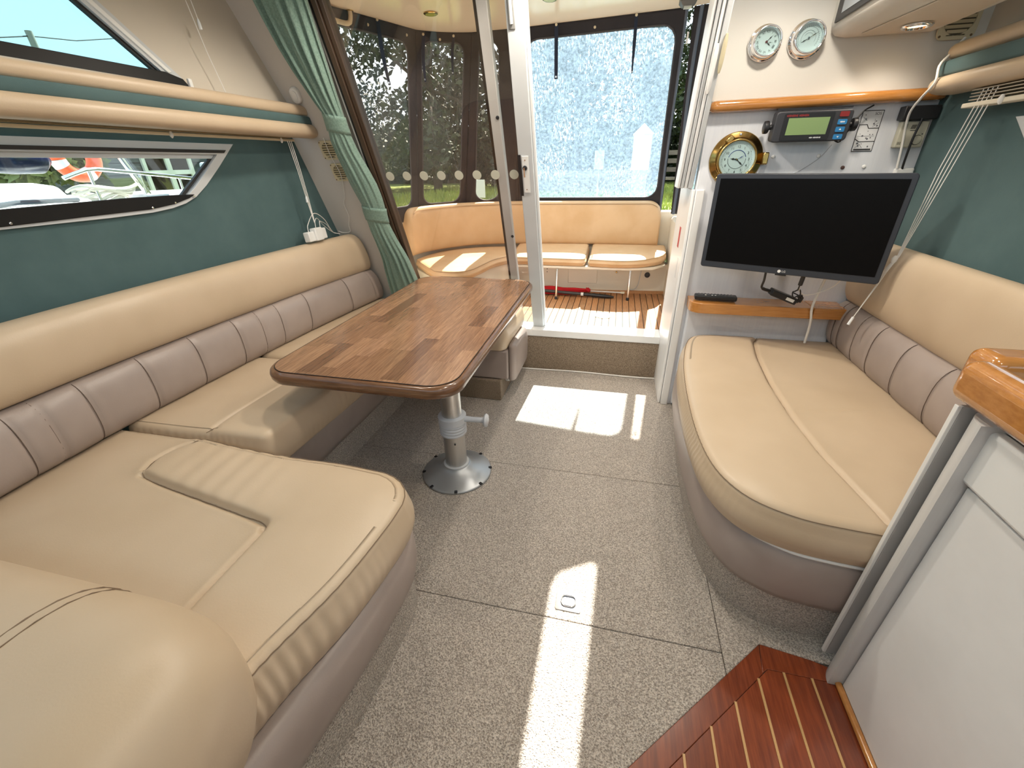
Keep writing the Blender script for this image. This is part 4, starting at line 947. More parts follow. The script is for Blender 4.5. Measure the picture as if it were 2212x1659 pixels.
# wooden shelf with end round
sh = [(p[0], p[1]) for p in roundpoly([(.382, 2.105), (.908, 2.105), (.908, 2.239), (.382, 2.239)], [.055, 0, 0, .004], 10)]
ws = thing('wooden_shelf', 'narrow glossy orange wooden shelf below the television', 'shelf', (.68, 2.17, .588))
obj('board', flat(sh, .588, .638), TEAKV, ws, bevel=.010, seg=4)
obj('board', flat([(.910, 2.105), (1.05, 2.105), (1.05, 2.239), (.910, 2.239)], .588, .638), TEAKV, ws, bevel=.006, seg=3)
bw = [(p[0], p[1]) for p in roundpoly([(.392, 2.2135), (1.05, 2.2135), (1.05, 2.239), (.392, 2.239)], [.022, 0, 0, .002], 10)]
struct(obj('wall_shelf_front', flat(bw, .02, .587), BULK, smooth=True), 'pale grey panel under the wooden shelf behind the short settee')
# remote on shelf
rc = thing('tv_remote', 'black television remote control lying on the wooden shelf', 'remote', (.497, 2.16, .639))
RA = Vector((1, -.06, 0)).normalized(); RB_ = Vector((.06, 1, 0)).normalized()
obj('body', MB().obox((.497, 2.165, .654), RA, RB_, (0, 0, 1), .094, .023, .011), BLK, rc, bevel=.006, seg=3)
for i in range(11):
    for j in range(3):
        p = Vector((.497, 2.165, .6655))+RA*(-.075+i*.0145)+RB_*(-.013+j*.013)
        obj('button', MB().lathe(p, (0, 0, 1), [(.004, 0), (.004, .0012), (.003, .0018)], 8), WPL if (i in (4, 5) and j == 0) or (i == 2 and j == 0) else mat('button_grey', (.10, .10, .11), .5), rc)
# television
TA = Vector((.390, 2.100, 0)); TB_ = Vector((.982, 1.849, 0)); TU = (TB_-TA).normalized(); TN = Vector((TU.y, -TU.x, 0)); TV_ = Vector((0, 0, 1))
tw = (TB_-TA).length; th = .378; tc_ = (TA+TB_)/2+TV_*(.8145+th/2)
if TN.y > 0: TN = -TN
tv = thing('television', 'flat black television with grey bezel swung out from the bulkhead', 'television', (tc_.x, tc_.y, .8145))
def tvp(a, b, d): return tc_+TU*a+TV_*b+TN*d
obj('cabinet', MB().prism([tvp(p[0], p[1], 0) for p in roundpoly(rect(-tw/2, tw/2, -th/2, th/2), .012, 5)], -TN*.035), TVB, tv, bevel=.003)
bz = .018
obj('screen', MB().prism([tvp(*p, .0006) for p in rect(-tw/2+bz, tw/2-bz, -th/2+.027, th/2-bz)], TN*.0006), SCR, tv)
obj('rear_housing', MB().prism([tvp(p[0], p[1]-.03, -.035) for p in roundpoly(rect(-.22, .22, -.12, .12), .03, 5)], -TN*.03), BLK, tv, bevel=.006)
lg = MB().text('LG', .0115, tvp(.0085, -th/2+.0125, .0014), TU, TV_)
obj('maker_lettering', lg, WPL, tv)
obj('maker_roundel', MB().lathe(tvp(-.008, -th/2+.0125, .0006), TN, [(.0062, 0), (.0062, .0008)], 20), WPL, tv)
obj('sensor_bar', MB().obox(tvp(0, -th/2-.002, -.006), TU, TV_, TN, .02, .003, .006), BLK, tv)
m0 = tvp(0, 0, -.065)
obj('wall_arm', MB().tube([m0, (m0.x+.02, 2.15, m0.z), (m0.x+.04, 2.24, m0.z)], .015), BLK, tv, smooth=True)
# power brick, cables
pb = thing('power_adapter', 'black power adapter with coiled lead propped on the shelf below the television', 'adapter', (.76, 2.09, .64))
ba, bb = Vector((.700, 2.085, .716)), Vector((.822, 2.10, .668)); bd_ = (bb-ba).normalized(); bn_ = bd_.cross(Vector((0, 1, 0))).normalized()
bk = obj('brick', MB().obox((ba+bb)/2, bd_, (0, 1, 0), bn_, .062, .024, .014), BLK, pb, bevel=.004)
obj('label', MB().obox((ba+bb)/2+bd_*.028-Vector((0, .0245, 0)), bd_, bn_, (0, 1, 0), .019, .0065, .0004), WPL, bk)
obj('mains_lead', MB().tube([tuple(p) for p in spline([(.640, 2.01, .818), (.648, 2.03, .775), (.655, 2.06, .738), (.672, 2.075, .725), tuple(ba)], 20)], [.0048]*14+[.007]*6, 8), BLK, pb, smooth=True)
obj('plug', MB().tube([(.772, 1.97, .812), (.775, 1.985, .772)], .009), BLK, pb, smooth=True)
coil = [(.775, 1.987, .772), (.778, 2.0, .745)]+[(.80+.016*math.sin(a), 2.06, .715+.016*math.cos(a)+.004*math.sin(a*3)) for a in np.linspace(0, 11, 40)]+[(.823, 2.08, .70), (.842, 2.085, .69), (.838, 2.09, .675), (.822, 2.10, .672)]
obj('dc_lead', MB().tube(coil, .0028, 6), BLK, pb, smooth=True)
for a, b in ((.82, 2.085), (.832, 2.09)): obj('lead_bundle', MB().tube([(a, b, .70), (a+.008, b, .685), (a+.004, b+.005, .668)], .006), BLK, pb, smooth=True)
tag(obj('aerial_cable', MB().tube([tuple(p) for p in spline([(.905, 2.07, .84), (.905, 2.088, .78), (.897, 2.094, .70), (.893, 2.094, .64), (.903, 2.094, .59), (.912, 2.105, .54), (.915, 2.11, .47)], 30)], .0055, 8), CORD, smooth=True), 'thick white aerial cable running down over the shelf behind the television', 'cable')
tag(obj('usb_cable', MB().tube([tuple(p) for p in spline([(.79, 2.03, .755), (.815, 2.07, .722), (.845, 2.085, .703), (.885, 2.085, .712), (.93, 2.06, .75), (.94, 2.02, .80)], 26)], .0025, 6), CORD, smooth=True), 'thin white looped cable hanging below the television', 'cable')
# chart plotter / LCD instrument
lcx = thing('lcd_instrument', 'black depth instrument with green display under the orange wooden trim', 'instrument', (.713, 2.18, 1.30))
IU = Vector((1, 0, 0)); IV = Vector((0, -.10, 1)).normalized(); IN = IU.cross(IV); IO = Vector((.7135, 2.155, 1.3535))
def ip(a, b, d=0): return IO+IU*a+IV*b+IN*d
obj('housing', MB().prism([ip(p[0], p[1]) for p in roundpoly(rect(-.134, .134, -.053, .053), .012, 4)], -IN*.05), mat('housing_grey', (.035, .036, .042), .5), lcx, bevel=.004)
obj('display_frame', MB().prism([ip(p[0], p[1], .0004) for p in roundpoly(rect(-.105, .070, -.046, .046), .006, 3)], IN*.0016), BLK, lcx)
obj('display', MB().prism([ip(*p, .0021) for p in rect(-.088, .056, -.028, .030)], IN*.0006), LCD, lcx)
def faint_print(words, h, o_, u_, v_, w_):
    m_ = MB(); x_ = 0
    for wd in words:
        for k in range(wd):
            m_.obox(o_+u_*(x_+h*.30), u_, v_, w_, h*.24, h*(.5 if k % 3 else .38), .0003); x_ += h*.66
        x_ += h*.5
    return m_
obj('small_print', faint_print((4, 9), .0045, ip(.002, -.0385, .0022), IU, IV, IN), PAPER, lcx)
obj('title_print', faint_print((8, 7), .0075, ip(-.098, .038, .0022), IU, IV, IN), REDB, lcx)
for k, (b, mt_) in enumerate(((.038, REDB), (.012, BLUE), (-.013, BLUE), (-.038, BLUE))):
    bt = obj('button', MB().prism([ip(p[0]+.102, p[1]+b, .0005) for p in roundpoly(rect(-.0155, .0155, -.0085, .0085), .003, 3)], IN*.003), mt_, lcx)
    if k == 1: obj('button_print', faint_print((5,), .005, ip(.102-.0085, b, .0036), IU, IV, IN), WPL, bt)
    if k > 1:
        s_ = 1 if k == 2 else -1
        obj('button_arrow', MB().prism([ip(.102-.004, b-.002*s_, .0036), ip(.102+.004, b-.002*s_, .0036), ip(.102, b+.0035*s_, .0036)][::s_], IN*.0004), WPL, bt)
for s_ in (-1, 1):
    kn = ip(s_*.136, 0, -.028)
    obj('clamp_knob', MB().lathe(kn, IU*s_, [(.010, 0), (.010, .010), (.022, .012), (.024, .018), (.023, .028), (.018, .030)], 10), BLK, lcx, bevel=.001)
obj('bracket', MB().obox(ip(0, .060, -.03), IU, IV, IN, .13, .003, .014), BLK, lcx)
obj('lead', MB().tube([tuple(p) for p in spline([ip(.10, -.045, -.05), ip(.13, -.06, -.04), (.86, 2.20, 1.33), (.90, 2.21, 1.40), (.93, 2.21, 1.42)], 20)], .003, 6), BLK, lcx, smooth=True)
obj('thin_wire', MB().tube([tuple(p) for p in spline([(.83, 2.225, 1.29), (.80, 2.237, 1.24), (.73, 2.237, 1.19), (.66, 2.237, 1.16)], 20)], .0009, 5), mat('wire_grey', (.35, .35, .36), .5), lcx)
# SOS card
sc_ = thing('sos_card', 'black outlined SOS instruction card on the grey bulkhead', 'card', (.947, 2.238, 1.262))
def bp(x, z, d=0): return Vector((x, 2.2395-d, z))
obj('sheet', MB().prism([bp(x, z, .0002) for x, z in rect(.912, .984, 1.264, 1.404)], BN*.0008), PAPER, sc_)
ln = MB()
for a, b in (((.912, 1.264), (.984, 1.264)), ((.984, 1.264), (.984, 1.404)), ((.984, 1.404), (.912, 1.404)), ((.912, 1.404), (.912, 1.264)),
             ((.912, 1.357), (.940, 1.357)), ((.940, 1.357), (.948, 1.344)), ((.948, 1.344), (.984, 1.344)), ((.912, 1.308), (.928, 1.298)), ((.928, 1.298), (.984, 1.298)), ((.918, 1.270), (.978, 1.270))):
    ln.tube([bp(*a, .0014), bp(*b, .0014)], .0012 if a[1] != 1.270 else .0025, 4)
obj('printed_lines', ln, INK, sc_)
obj('lettering', MB().text('SOS', .013, bp(.967, 1.393, .0012), BU, BV), INK, sc_)
pic = MB()
rnd = random.Random(3)
for (x, z) in ((.925, 1.390), (.930, 1.376), (.968, 1.368), (.975, 1.352), (.962, 1.359), (.950, 1.334), (.925, 1.325), (.935, 1.318), (.960, 1.322), (.970, 1.322), (.925, 1.292), (.950, 1.310), (.955, 1.307), (.965, 1.311), (.93, 1.283), (.94, 1.290), (.965, 1.280)):
    pic.lathe(bp(x, z, .001), BN, [(rnd.uniform(.0015, .004), 0), (.001, .0004)], 7)
for (a, b) in (((.920, 1.382), (.935, 1.370)), ((.962, 1.376), (.966, 1.352)), ((.960, 1.350), (.978, 1.362)), ((.918, 1.317), (.976, 1.317)), ((.920, 1.275), (.932, 1.290)), ((.932, 1.290), (.946, 1.275))): pic.tube([bp(*a, .0011), bp(*b, .0011)], .0006, 4)
obj('pictograms', pic, mat('ink_grey', (.12, .12, .14), .5), sc_)['kind'] = 'stuff'
# thermostat
tm = thing('thermostat', 'beige room thermostat with round dial on the grey bulkhead', 'thermostat', (1.095, 2.238, 1.27))
obj('case', MB().box(1.047, 1.140, 2.212, 2.2398, 1.273, 1.362), CRM if False else mat('thermostat_beige', (.52, .50, .40), .5), tm, bevel=.004)
obj('dial', MB().lathe((1.115, 2.2119, 1.298), BN, [(.0155, 0), (.0155, .004), (.013, .006)], 28), MATS['thermostat_beige'], tm, smooth=True)
obj('dial_ring', MB().tube([Vector((1.115, 2.2112, 1.298))+(BU*math.cos(a)+BV*math.sin(a))*.0165 for a in np.linspace(0, 2*PI, 30)], .0008, 4), INK, tm)
mk = MB()
for k in range(4): mk.obox((1.084+k*.004, 2.2117, 1.343), (.25, 0, 1), (1, 0, -.25), (0, 1, 0), .007, .0011, .0003)
for k in range(4): mk.obox((1.058+k*.003, 2.2117, 1.348), (0, 0, 1), (1, 0, 0), (0, 1, 0), .005, .0005, .0003); mk.obox((1.054+k*.003, 2.2117, 1.288), (0, 0, 1), (1, 0, 0), (0, 1, 0), .005, .0005, .0003)
mk.obox((1.092, 2.2117, 1.331), (1, 0, 0), (0, 0, 1), (0, 1, 0), .010, .001, .0003); mk.obox((1.127, 2.2117, 1.318), (1, 0, 0), (0, 0, 1), (0, 1, 0), .002, .002, .0003)
obj('markings', mk, INK, tm)
tag(obj('cable_box', MB().box(1.035, 1.150, 2.195, 2.2398, 1.366, 1.412), BLK, bevel=.003), 'matt black cable box tucked under the end of the wooden trim', 'box')
tag(obj('black_cable', MB().tube([tuple(p) for p in spline([(1.10, 2.195, 1.37), (1.095, 2.200, 1.30), (1.10, 2.21, 1.22), (1.11, 2.225, 1.185)], 16)], .0042, 8), BLK, smooth=True), 'black cable dropping from the black box to the socket behind the television', 'cable')
tag(obj('wall_socket', MB().box(1.085, 1.150, 2.215, 2.2398, 1.165, 1.200), WPL, bevel=.006), 'white plastic socket peeping above the television top edge', 'socket')
tag(obj('white_cable', MB().tube([tuple(p) for p in spline([(1.11, 2.14, 1.60), (1.075, 2.12, 1.555), (1.045, 2.10, 1.52), (1.04, 2.08, 1.47), (1.035, 2.12, 1.43), (1.04, 2.17, 1.39), (1.055, 2.195, 1.34), (1.07, 2.205, 1.28), (1.085, 2.215, 1.20)], 40)], .0042, 8), CORD, smooth=True), 'white cable falling from the right pelmet across the thermostat', 'cable')
for k, (x, z) in enumerate(((.626, 1.250), (.798, 1.250), (.977, 1.207), (.90, 1.205))):
    tag(obj('screw_cap', MB().lathe((x, 2.2398, z), BN, [(.0075, 0), (.0075, .002), (.005, .0045), (.001, .005)], 14), WPL if k < 3 else mat('cap_brown', (.10, .05, .04), .5), smooth=True),
        ['tiny round white cap beside the brass clock latch', 'tiny round white cap below the black depth instrument', 'tiny round white cap below the SOS card'][k] if k < 3 else 'tiny dark screw on the grey bulkhead', 'screw cap', 'screw caps on the grey bulkhead')
# overhead console with lamp and screen
cz0 = 1.640
cs = thing('overhead_console', 'cream overhead moulding with a dark framed screen on its side', 'console', (.95, 2.0, cz0))
oc = [(p[0], p[1]) for p in roundpoly([(.708, 1.55), (1.045, 1.55), (1.045, 2.235), (.708, 2.235)], [.03, 0, 0, .03], 6)]
obj('moulding', MB().rings([[(x_+d*(1 if x_ < 1 else 0), y_, z_) for x_, y_ in oc] for d, z_ in ((.045, cz0), (.018, cz0+.006), (.004, cz0+.022), (0, cz0+.04), (0, 1.954))]), BULKL, cs, smooth=True)
obj('screen_frame', MB().box(.700, .7075, 1.80, 2.165, 1.672, 1.85), BLK, cs, bevel=.002)
obj('screen_glass', MB().box(.6985, .6995, 1.83, 2.115, 1.69, 1.84), mat('screen_grey', (.30, .33, .36), .1), cs)
obj('lamp_panel', MB().prism([(x_, y_, cz0-.0005) for x_, y_ in ((.80, 2.17), (.99, 2.19), (1.035, 2.08), (1.01, 1.80), (.84, 1.80))], (0, 0, -.005)), mat('panel_cream', (.62, .55, .45), .5), cs, bevel=.002)
dl = thing('downlight', 'lit recessed downlight with chrome rim in the overhead moulding', 'lamp', (.925, 2.075, cz0-.012))
obj('rim', MB().lathe((.925, 2.075, cz0-.006), (0, 0, -1), [(.032, 0), (.044, .0), (.045, .004), (.040, .009), (.033, .009), (.032, .002)], 36), CHROME, dl, smooth='all')
obj('lens', MB().lathe((.925, 2.075, cz0-.0065), (0, 0, -1), [(.032, 0), (.032, .002)], 30), LAMPW, dl)
def spot(loc, energy, size=.03, aim=(0, 0, -1), ang=140):
    ld = bpy.data.lights.new('lamp_light', 'SPOT'); ld.energy = energy; ld.color = (1, .91, .79); ld.shadow_soft_size = size; ld.spot_size = math.radians(ang); ld.spot_blend = .6
    lo = bpy.data.objects.new('lamp_light', ld); COL.objects.link(lo); lo.location = loc; lo.rotation_euler = Vector(aim).to_track_quat('-Z', 'Y').to_euler(); return lo
spot((.925, 2.075, cz0-.02), 2.0)
vent((1.118, 2.226, 1.668), BU, BV, BN, .058, 'round slatted cream vent behind the overhead moulding above the right pelmet')

# unseen downlights added along the cabin ceiling to warm and even the interior light
for x, y, en, lab in ((-.95, 1.72, 19, 'over the far end of the table'), (-.25, 1.78, 30, 'ahead of the sliding door'), (.50, 1.72, 20, 'over the short settee'), (-1.1, .95, 8, 'over the long settee'), (.20, .95, 15, 'over the middle of the carpet'), (.25, .25, 8, 'over the helm space')):
    t = thing('downlight', 'unseen chrome downlight added to light the cabin, '+lab, 'lamp', (x, y, 1.94), 'added ceiling downlights')
    obj('rim', MB().lathe((x, y, 1.9548), (0, 0, -1), [(.032, 0), (.044, .0), (.045, .004), (.040, .009), (.033, .009), (.032, .002)], 24), CHROME, t, smooth='all')
    obj('lens', MB().lathe((x, y, 1.9545), (0, 0, -1), [(.032, 0), (.032, .002)], 20), LAMPW, t)
    spot((x, y, 1.935), en, .05, ang=165)
# ================================================================== COCKPIT FURNITURE
ck = thing('cockpit_bench', 'cream moulded bench board on steel legs under the cockpit cushions', 'bench', (-.3, 3.5, .25))
obj('seat_board', flat([(-.84, 3.40), (.10, 3.395), (.30, 3.44), (.40, 3.56), (.42, 3.85), (-.84, 3.85)], .492, .512), CKW, ck, bevel=.004)
obj('corner_locker', flat([tuple(p) for p in spline([(-1.55, 3.16), (-1.24, 2.86), (-1.09, 2.86), (-1.0, 2.98), (-.97, 3.15), (-.92, 3.34), (-.84, 3.42)], 24)]+[(-.84, 3.45), (-1.55, 3.40)], .25, .512), CKW, ck, smooth=True)
for x, y in ((-.43, 3.372), (.139, 3.426)):
    lg_ = obj('leg', MB().tube([(x, y, .265), (x, y+.012, .492)], .0095, 12), STEEL, ck, smooth=True)
    obj('rubber_foot', MB().lathe((x, y, .25), (0, 0, 1), [(.012, 0), (.0125, .02), (.010, .024)], 14), BLK, lg_, smooth=True)
def panel_lines(pts, r=.004):
    return MB().tube(pts, r, 6)
LF = lambda x: 3.49+(x+1.75)*.084-.004
obj('locker_door', MB().prism([(x, LF(x), z) for x, z in ((-.36, .33), (-.12, .33), (-.12, .46), (-.36, .46))], (0, -.006, 0)), CKW, ck, bevel=.003)
obj('drain_fitting', MB().lathe((.285, LF(.285), .405), (0, -1, 0), [(.022, 0), (.022, .005), (.015, .007), (.012, .003)], 20), mat('fitting_dark', (.05, .05, .055), .5), ck, smooth=True)
for z in (.452, .425): obj('latch', MB().lathe((.035, LF(.035), z), (0, -1, 0), [(.007, 0), (.007, .004), (.004, .006)], 12), BRASS, ck)
for z in (.445, .420): obj('screw', MB().lathe((-.54, LF(-.54), z), (0, -1, 0), [(.004, 0), (.004, .003)], 8), BLK, ck)
obj('drain_hose', MB().tube([tuple(p) for p in spline([(.235, 3.61, .49), (.228, 3.615, .42), (.215, 3.625, .32), (.19, 3.635, .285), (.15, 3.64, .28)], 20)], .0035, 6), ALUP, ck, smooth=True)
def ckdz(x, y): return .10*(y-3.40)
mb, tl = cushion([[(-1.53, 3.16), (-1.23, 2.80)], [tuple(p) for p in spline([(-1.23, 2.80), (-1.08, 2.79), (-.985, 2.87), (-.945, 3.06), (-.91, 3.25), (-.83, 3.40)], 24)], [(-.83, 3.40), (-.845, 3.83)], [tuple(p) for p in spline([(-.845, 3.83), (-1.15, 3.77), (-1.40, 3.60), (-1.50, 3.38), (-1.53, 3.16)], 24)]],
                 [.04, .05, .03, .03], .585, .513, 50, 70, r=.022, puff=.010)
c1 = thing('cockpit_cushion', 'curved tan vinyl cushion on the corner of the cockpit bench', 'cushion', (-1.2, 3.3, .513))
obj('body', mb, CKP, c1, smooth='all'); obj('piping', MB().tube(tl+[tl[0]], .003, 5), PIPE, c1)
for nm, sides, rads, lab in (('m', [[(-.815, 3.395), (-.215, 3.385)], [(-.215, 3.385), (-.215, 3.84)], [(-.215, 3.84), (-.83, 3.83)], [(-.83, 3.83), (-.815, 3.395)]], [.04, .04, .03, .03], 'straight tan vinyl cushion in the middle of the cockpit bench'),
                             ('r', [[tuple(p) for p in spline([(-.185, 3.385), (.06, 3.37), (.22, 3.41), (.34, 3.50)], 20)], [(.34, 3.50), (.375, 3.55), (.40, 3.62), (.41, 3.70), (.41, 3.84)], [(.41, 3.84), (-.185, 3.85)], [(-.185, 3.85), (-.185, 3.385)]], [.04, .0, .03, .03], 'tan vinyl cockpit cushion with rounded outer end')):
    mb, tl = cushion(sides, rads, .575, .513, 60, 40, r=.020, puff=.008, dz=ckdz)
    t = thing('cockpit_cushion', lab, 'cushion', (-.3 if nm == 'm' else .1, 3.6, .513))
    obj('body', mb, CKP, t, smooth='all'); obj('piping', MB().tube(tl+[tl[0]], .0025, 5), PIPE, t)
BP = spline([(-1.515, 3.13), (-1.48, 3.28), (-1.39, 3.44), (-1.22, 3.62), (-.95, 3.735), (-.6, 3.785), (-.2, 3.80), (.15, 3.80), (.345, 3.80)], 120)
BPd = np.r_[0, np.cumsum(np.linalg.norm(np.diff(BP, axis=0), axis=1))]
def backrest():
    rs = []
    for i in range(len(BP)):
        t = BP[min(i+1, len(BP)-1)]-BP[max(i-1, 0)]; t = t/np.linalg.norm(t); n_ = np.array([t[1], -t[0]])
        e0 = max(0, 1-BPd[i]/.10); e1 = max(0, 1-(BPd[-1]-BPd[i])/.11)
        zt = .958-.09*(1-math.sqrt(max(0, 1-e0**2)))-.10*(1-math.sqrt(max(0, 1-e1**2)))
        z0 = .612; ring = []
        for a, z in sup((-.045, 0), (.045, 1), 4, 24): q = BP[i]+n_*(a+.03*(1-z)*.0); ring.append((q[0], q[1], lerp(z0, zt, (z+1)/2)))
        rs.append(ring)
    return MB().rings(rs)
bk_ = thing('cockpit_back_cushion', 'tan vinyl backrest curving round the cockpit bench', 'backrest', (-.6, 3.7, .61))
obj('body', backrest(), CKP, bk_, smooth='all')
def bkline():
    pts = []
    for i in range(2, len(BP)-2):
        t = BP[i+1]-BP[i-1]; t = t/np.linalg.norm(t); n_ = np.array([t[1], -t[0]])
        e0 = max(0, 1-BPd[i]/.10); e1 = max(0, 1-(BPd[-1]-BPd[i])/.11)
        zt = .958-.09*(1-math.sqrt(max(0, 1-e0**2)))-.10*(1-math.sqrt(max(0, 1-e1**2)))
        q = BP[i]+n_*(-.003); pts.append((q[0], q[1], zt-.022))
    return MB().tube(pts, .0028, 5)
obj('piping', bkline(), PIPE, bk_)
tag(obj('deck_drain', MB().lathe((-.035, 3.01, .2502), (0, 0, 1), [(.062, 0), (.062, .003), (.055, .006), (.028, .006), (.026, .002), (.001, .002)], 36), WPL, smooth=True), 'white round deck plate set in the teak cockpit floor', 'deck plate')
# ensign, umbrella and pole under the bench
fg = thing('rolled_ensign', 'red cloth flag rolled round a white staff on the teak deck under the bench', 'flag', (-.45, 3.55, .252))
def cloth(a, b, r0, r1, n=20, seed=1):
    rnd = random.Random(seed); a = Vector(a); b = Vector(b); rs = []; d = (b-a).normalized(); u = d.cross(Vector((0, 0, 1))).normalized(); v = u.cross(d)
    for i in range(n):
        t = i/(n-1); r = lerp(r0, r1, t)*(1+.15*math.sin(t*17)); p = lerp(a, b, t)
        rs.append([p+(u*math.cos(2*PI*k/14)*1.5+v*math.sin(2*PI*k/14))*r*(1+.25*math.sin(3*2*PI*k/14+t*6)) for k in range(14)])
    return MB().rings(rs)
obj('cloth', cloth((-.75, 3.51, .295), (-.18, 3.545, .288), .020, .014, seed=2), RED, fg, smooth='all')
obj('cloth_fold', cloth((-.75, 3.475, .272), (-.28, 3.50, .262), .012, .005, seed=3), RED, fg, smooth='all')
obj('cloth_end', cloth((-.20, 3.54, .290), (-.165, 3.545, .288), .020, .012, 5, 4), RED, fg, smooth='all')
obj('staff', MB().tube([(-.8, 3.51, .30), (.10, 3.575, .270)], .006, 8), WPL, fg, smooth=True)
obj('staff_tip', MB().tube([(.085, 3.574, .270), (.115, 3.576, .269)], .010, 10), mat('tip_cream', (.8, .76, .60), .5), fg, smooth=True)
um = thing('boat_hook', 'dark grey boat hook pole with black grip lying under the cockpit bench', 'boat hook', (-.3, 3.44, .252))
obj('pole', MB().tube([(-.80, 3.46, .305), (-.235, 3.455, .278)], .013, 12), mat('pole_grey', (.05, .05, .05), .4), um, smooth=True)
obj('ring', MB().tube([(-.236, 3.455, .278), (-.215, 3.4545, .277)], .0145, 12), WPL, um, smooth=True)
obj('grip', MB().tube([(-.214, 3.4545, .277), (-.15, 3.453, .274), (-.14, 3.453, .273), (-.02, 3.45, .268), (.03, 3.45, .265)], [.014, .014, .017, .015, .008], 12), BLK, um, smooth=True)
# hardtop details
for k, (x, y) in enumerate(((-1.197, 3.07), (-.47, 3.03))):
    t = thing('hardtop_light', ['lit round brass rimmed light in the hardtop over the corner seat', 'round light in the hardtop over the middle of the bench'][k], 'lamp', (x, y, 2.03), 'round lights in the hardtop')
    obj('rim', MB().lathe((x, y, 2.0495), (0, 0, -1), [(.030, 0), (.042, 0), (.043, .004), (.036, .008), (.030, .008)], 28), BRASS, t, smooth=True)
    obj('lens', MB().lathe((x, y, 2.0490), (0, 0, -1), [(.030, 0), (.030, .003)], 24), LAMPW, t)
    spot((x, y, 2.03), 14.0)
ln_ = thing('cockpit_lantern', 'small dark metal lantern fixed under the hardtop edge', 'lamp', (.275, 3.17, 1.985))
obj('body', MB().rings([[(.275+a, 3.17+b, z) for a, b in rect(-s_, s_, -s_, s_)] for s_, z in ((.028, 1.992), (.045, 2.012), (.045, 2.049))]), mat('lantern_grey', (.10, .09, .08), .4), ln_, bevel=.003)
obj('glass', MB().box(.255, .295, 3.148, 3.190, 1.986, 1.992), mat('lantern_glass', (.6, .6, .55), .2), ln_)
gr_ = thing('grab_rail', 'cream tubular grab rail under the hardtop edge beside the brown frame', 'rail', (-1.6, 2.8, 1.98))
obj('tube', MB().tube([tuple(p) for p in spline([(-1.70, 2.25, 2.05), (-1.70, 2.26, 2.01), (-1.70, 2.32, 1.985), (-1.69, 2.6, 1.985), (-1.655, 2.82, 1.985), (-1.63, 2.87, 1.99), (-1.625, 2.885, 2.02), (-1.625, 2.885, 2.05)], 40)], .013, 10), mat('rail_cream', (.62, .50, .34), .35), gr_, smooth=True)
for p in ((-1.625, 2.885), (-1.70, 2.25)): obj('base_plate', MB().lathe((p[0], p[1], 2.0495), (0, 0, -1), [(.022, 0), (.022, .004)], 16), BRASS, gr_)
tag(obj('hardtop_badge', MB().lathe((-1.50, 2.70, 2.0498), (0, 0, -1), [(.022, 0), (.022, .002), (.017, .0021), (.017, .0025)], 24), mat('badge_red', (.35, .06, .05), .5)), 'small round red rimmed badge on the hardtop underside', 'badge')
tag(obj('sun_slot_rim', MB().tube([(p[0], p[1], 2.047) for p in list(hatch)+[hatch[0]]], .008, 6), WHT, smooth=True), 'white rim round the unseen slot added in the hardtop for the sun strip', 'hatch')
# ================================================================== CANOPY
TOP = [(-1.765, 2.10), (-1.735, 2.66), (-1.43, 3.37), (-1.09, 3.545), (-.755, 3.54), (.30, 3.425), (.72, 3.30)]
BOT = [(-1.74, 2.10), (-1.70, 2.55), (-1.555, 3.34), (-1.285, 3.71), (-.80, 3.88), (.345, 3.88), (.60, 3.72)]
def canopy_panel(name, label, T0, T1, B0, B1, win, vin, rr=.07, bow=.0, zb=.86, zt=2.05, bow_n=(0, 1, 0), un=0.):
    T0, T1, B0, B1 = [np.array(p, float) for p in (T0, T1, B0, B1)]; bn = np.array(bow_n, float)
    w_ = np.linalg.norm(T1-T0); h_ = zt-zb
    def P(u, v):
        a = T0+(T1-T0)*u; b = B0+(B1-B0)*u; q = b+(a-b)*v
        c = bow*4*u*(1-u)*(.4+.6*v); return (q[0]+bn[0]*c, q[1]+bn[1]*c+.012*math.sin(u*9+v*4)*v*(1-v)*4*.4, zb+h_*v)
    t = thing(name, label, 'canopy', tuple(P(.5, 0)), 'zip in canopy panels')
    u0, u1, v0, v1 = win
    iw = roundpoly([(u0*w_, v0*h_), (u1*w_, v0*h_), (u1*w_, v1*h_), (u0*w_, v1*h_)], rr, 8)/np.array([w_, h_])
    iw = resample(iw, 120, True)
    # outer loop by angle-matched projection on the unit square
    c = np.array([(u0+u1)/2, (v0+v1)/2]); ow = []
    for p in iw:
        d = p-c; s_ = min([(1-c[0])/d[0] if d[0] > 1e-9 else 1e9, -c[0]/d[0] if d[0] < -1e-9 else 1e9, (1-c[1])/d[1] if d[1] > 1e-9 else 1e9, -c[1]/d[1] if d[1] < -1e-9 else 1e9]); ow.append(c+d*s_)
    # put exact corners in
    ow = np.array(ow)
    for cor in ((0, 0), (1, 0), (1, 1), (0, 1)): ow[np.argmin(np.linalg.norm(ow-np.array(cor), axis=1))] = cor
    M = 6; rs = [[P(*(iw[j]+(ow[j]-iw[j])*k/M)) for j in range(120)] for k in range(M+1)]
    obj('canvas', MB().rings(rs, caps=False), CANV, t, smooth='all', solid=.004)
    rs = [[P(*(c+(iw[j]-c)*k/8)) for j in range(120)] for k in range(1, 9)]
    mbv = MB().rings(rs, caps=False); n = len(mbv.v); mbv.v.append(P(*c)); mbv.f += [(n, j, (j+1) % 120) for j in range(120)]
    obj('clear_window', mbv, vin, t, smooth='all')
    obj('window_binding', MB().tube([P(*p) for p in list(iw)+[iw[0]]], .006, 6), mat('binding_grey', (.05, .045, .05), .6), t, smooth=True)
    return t, P
pA, PA = canopy_panel('canopy_panel', 'navy side canopy panel with clear window seen behind the curtain', TOP[1], TOP[2], BOT[1], BOT[2], (.02, .90, .09, .935), VINB)
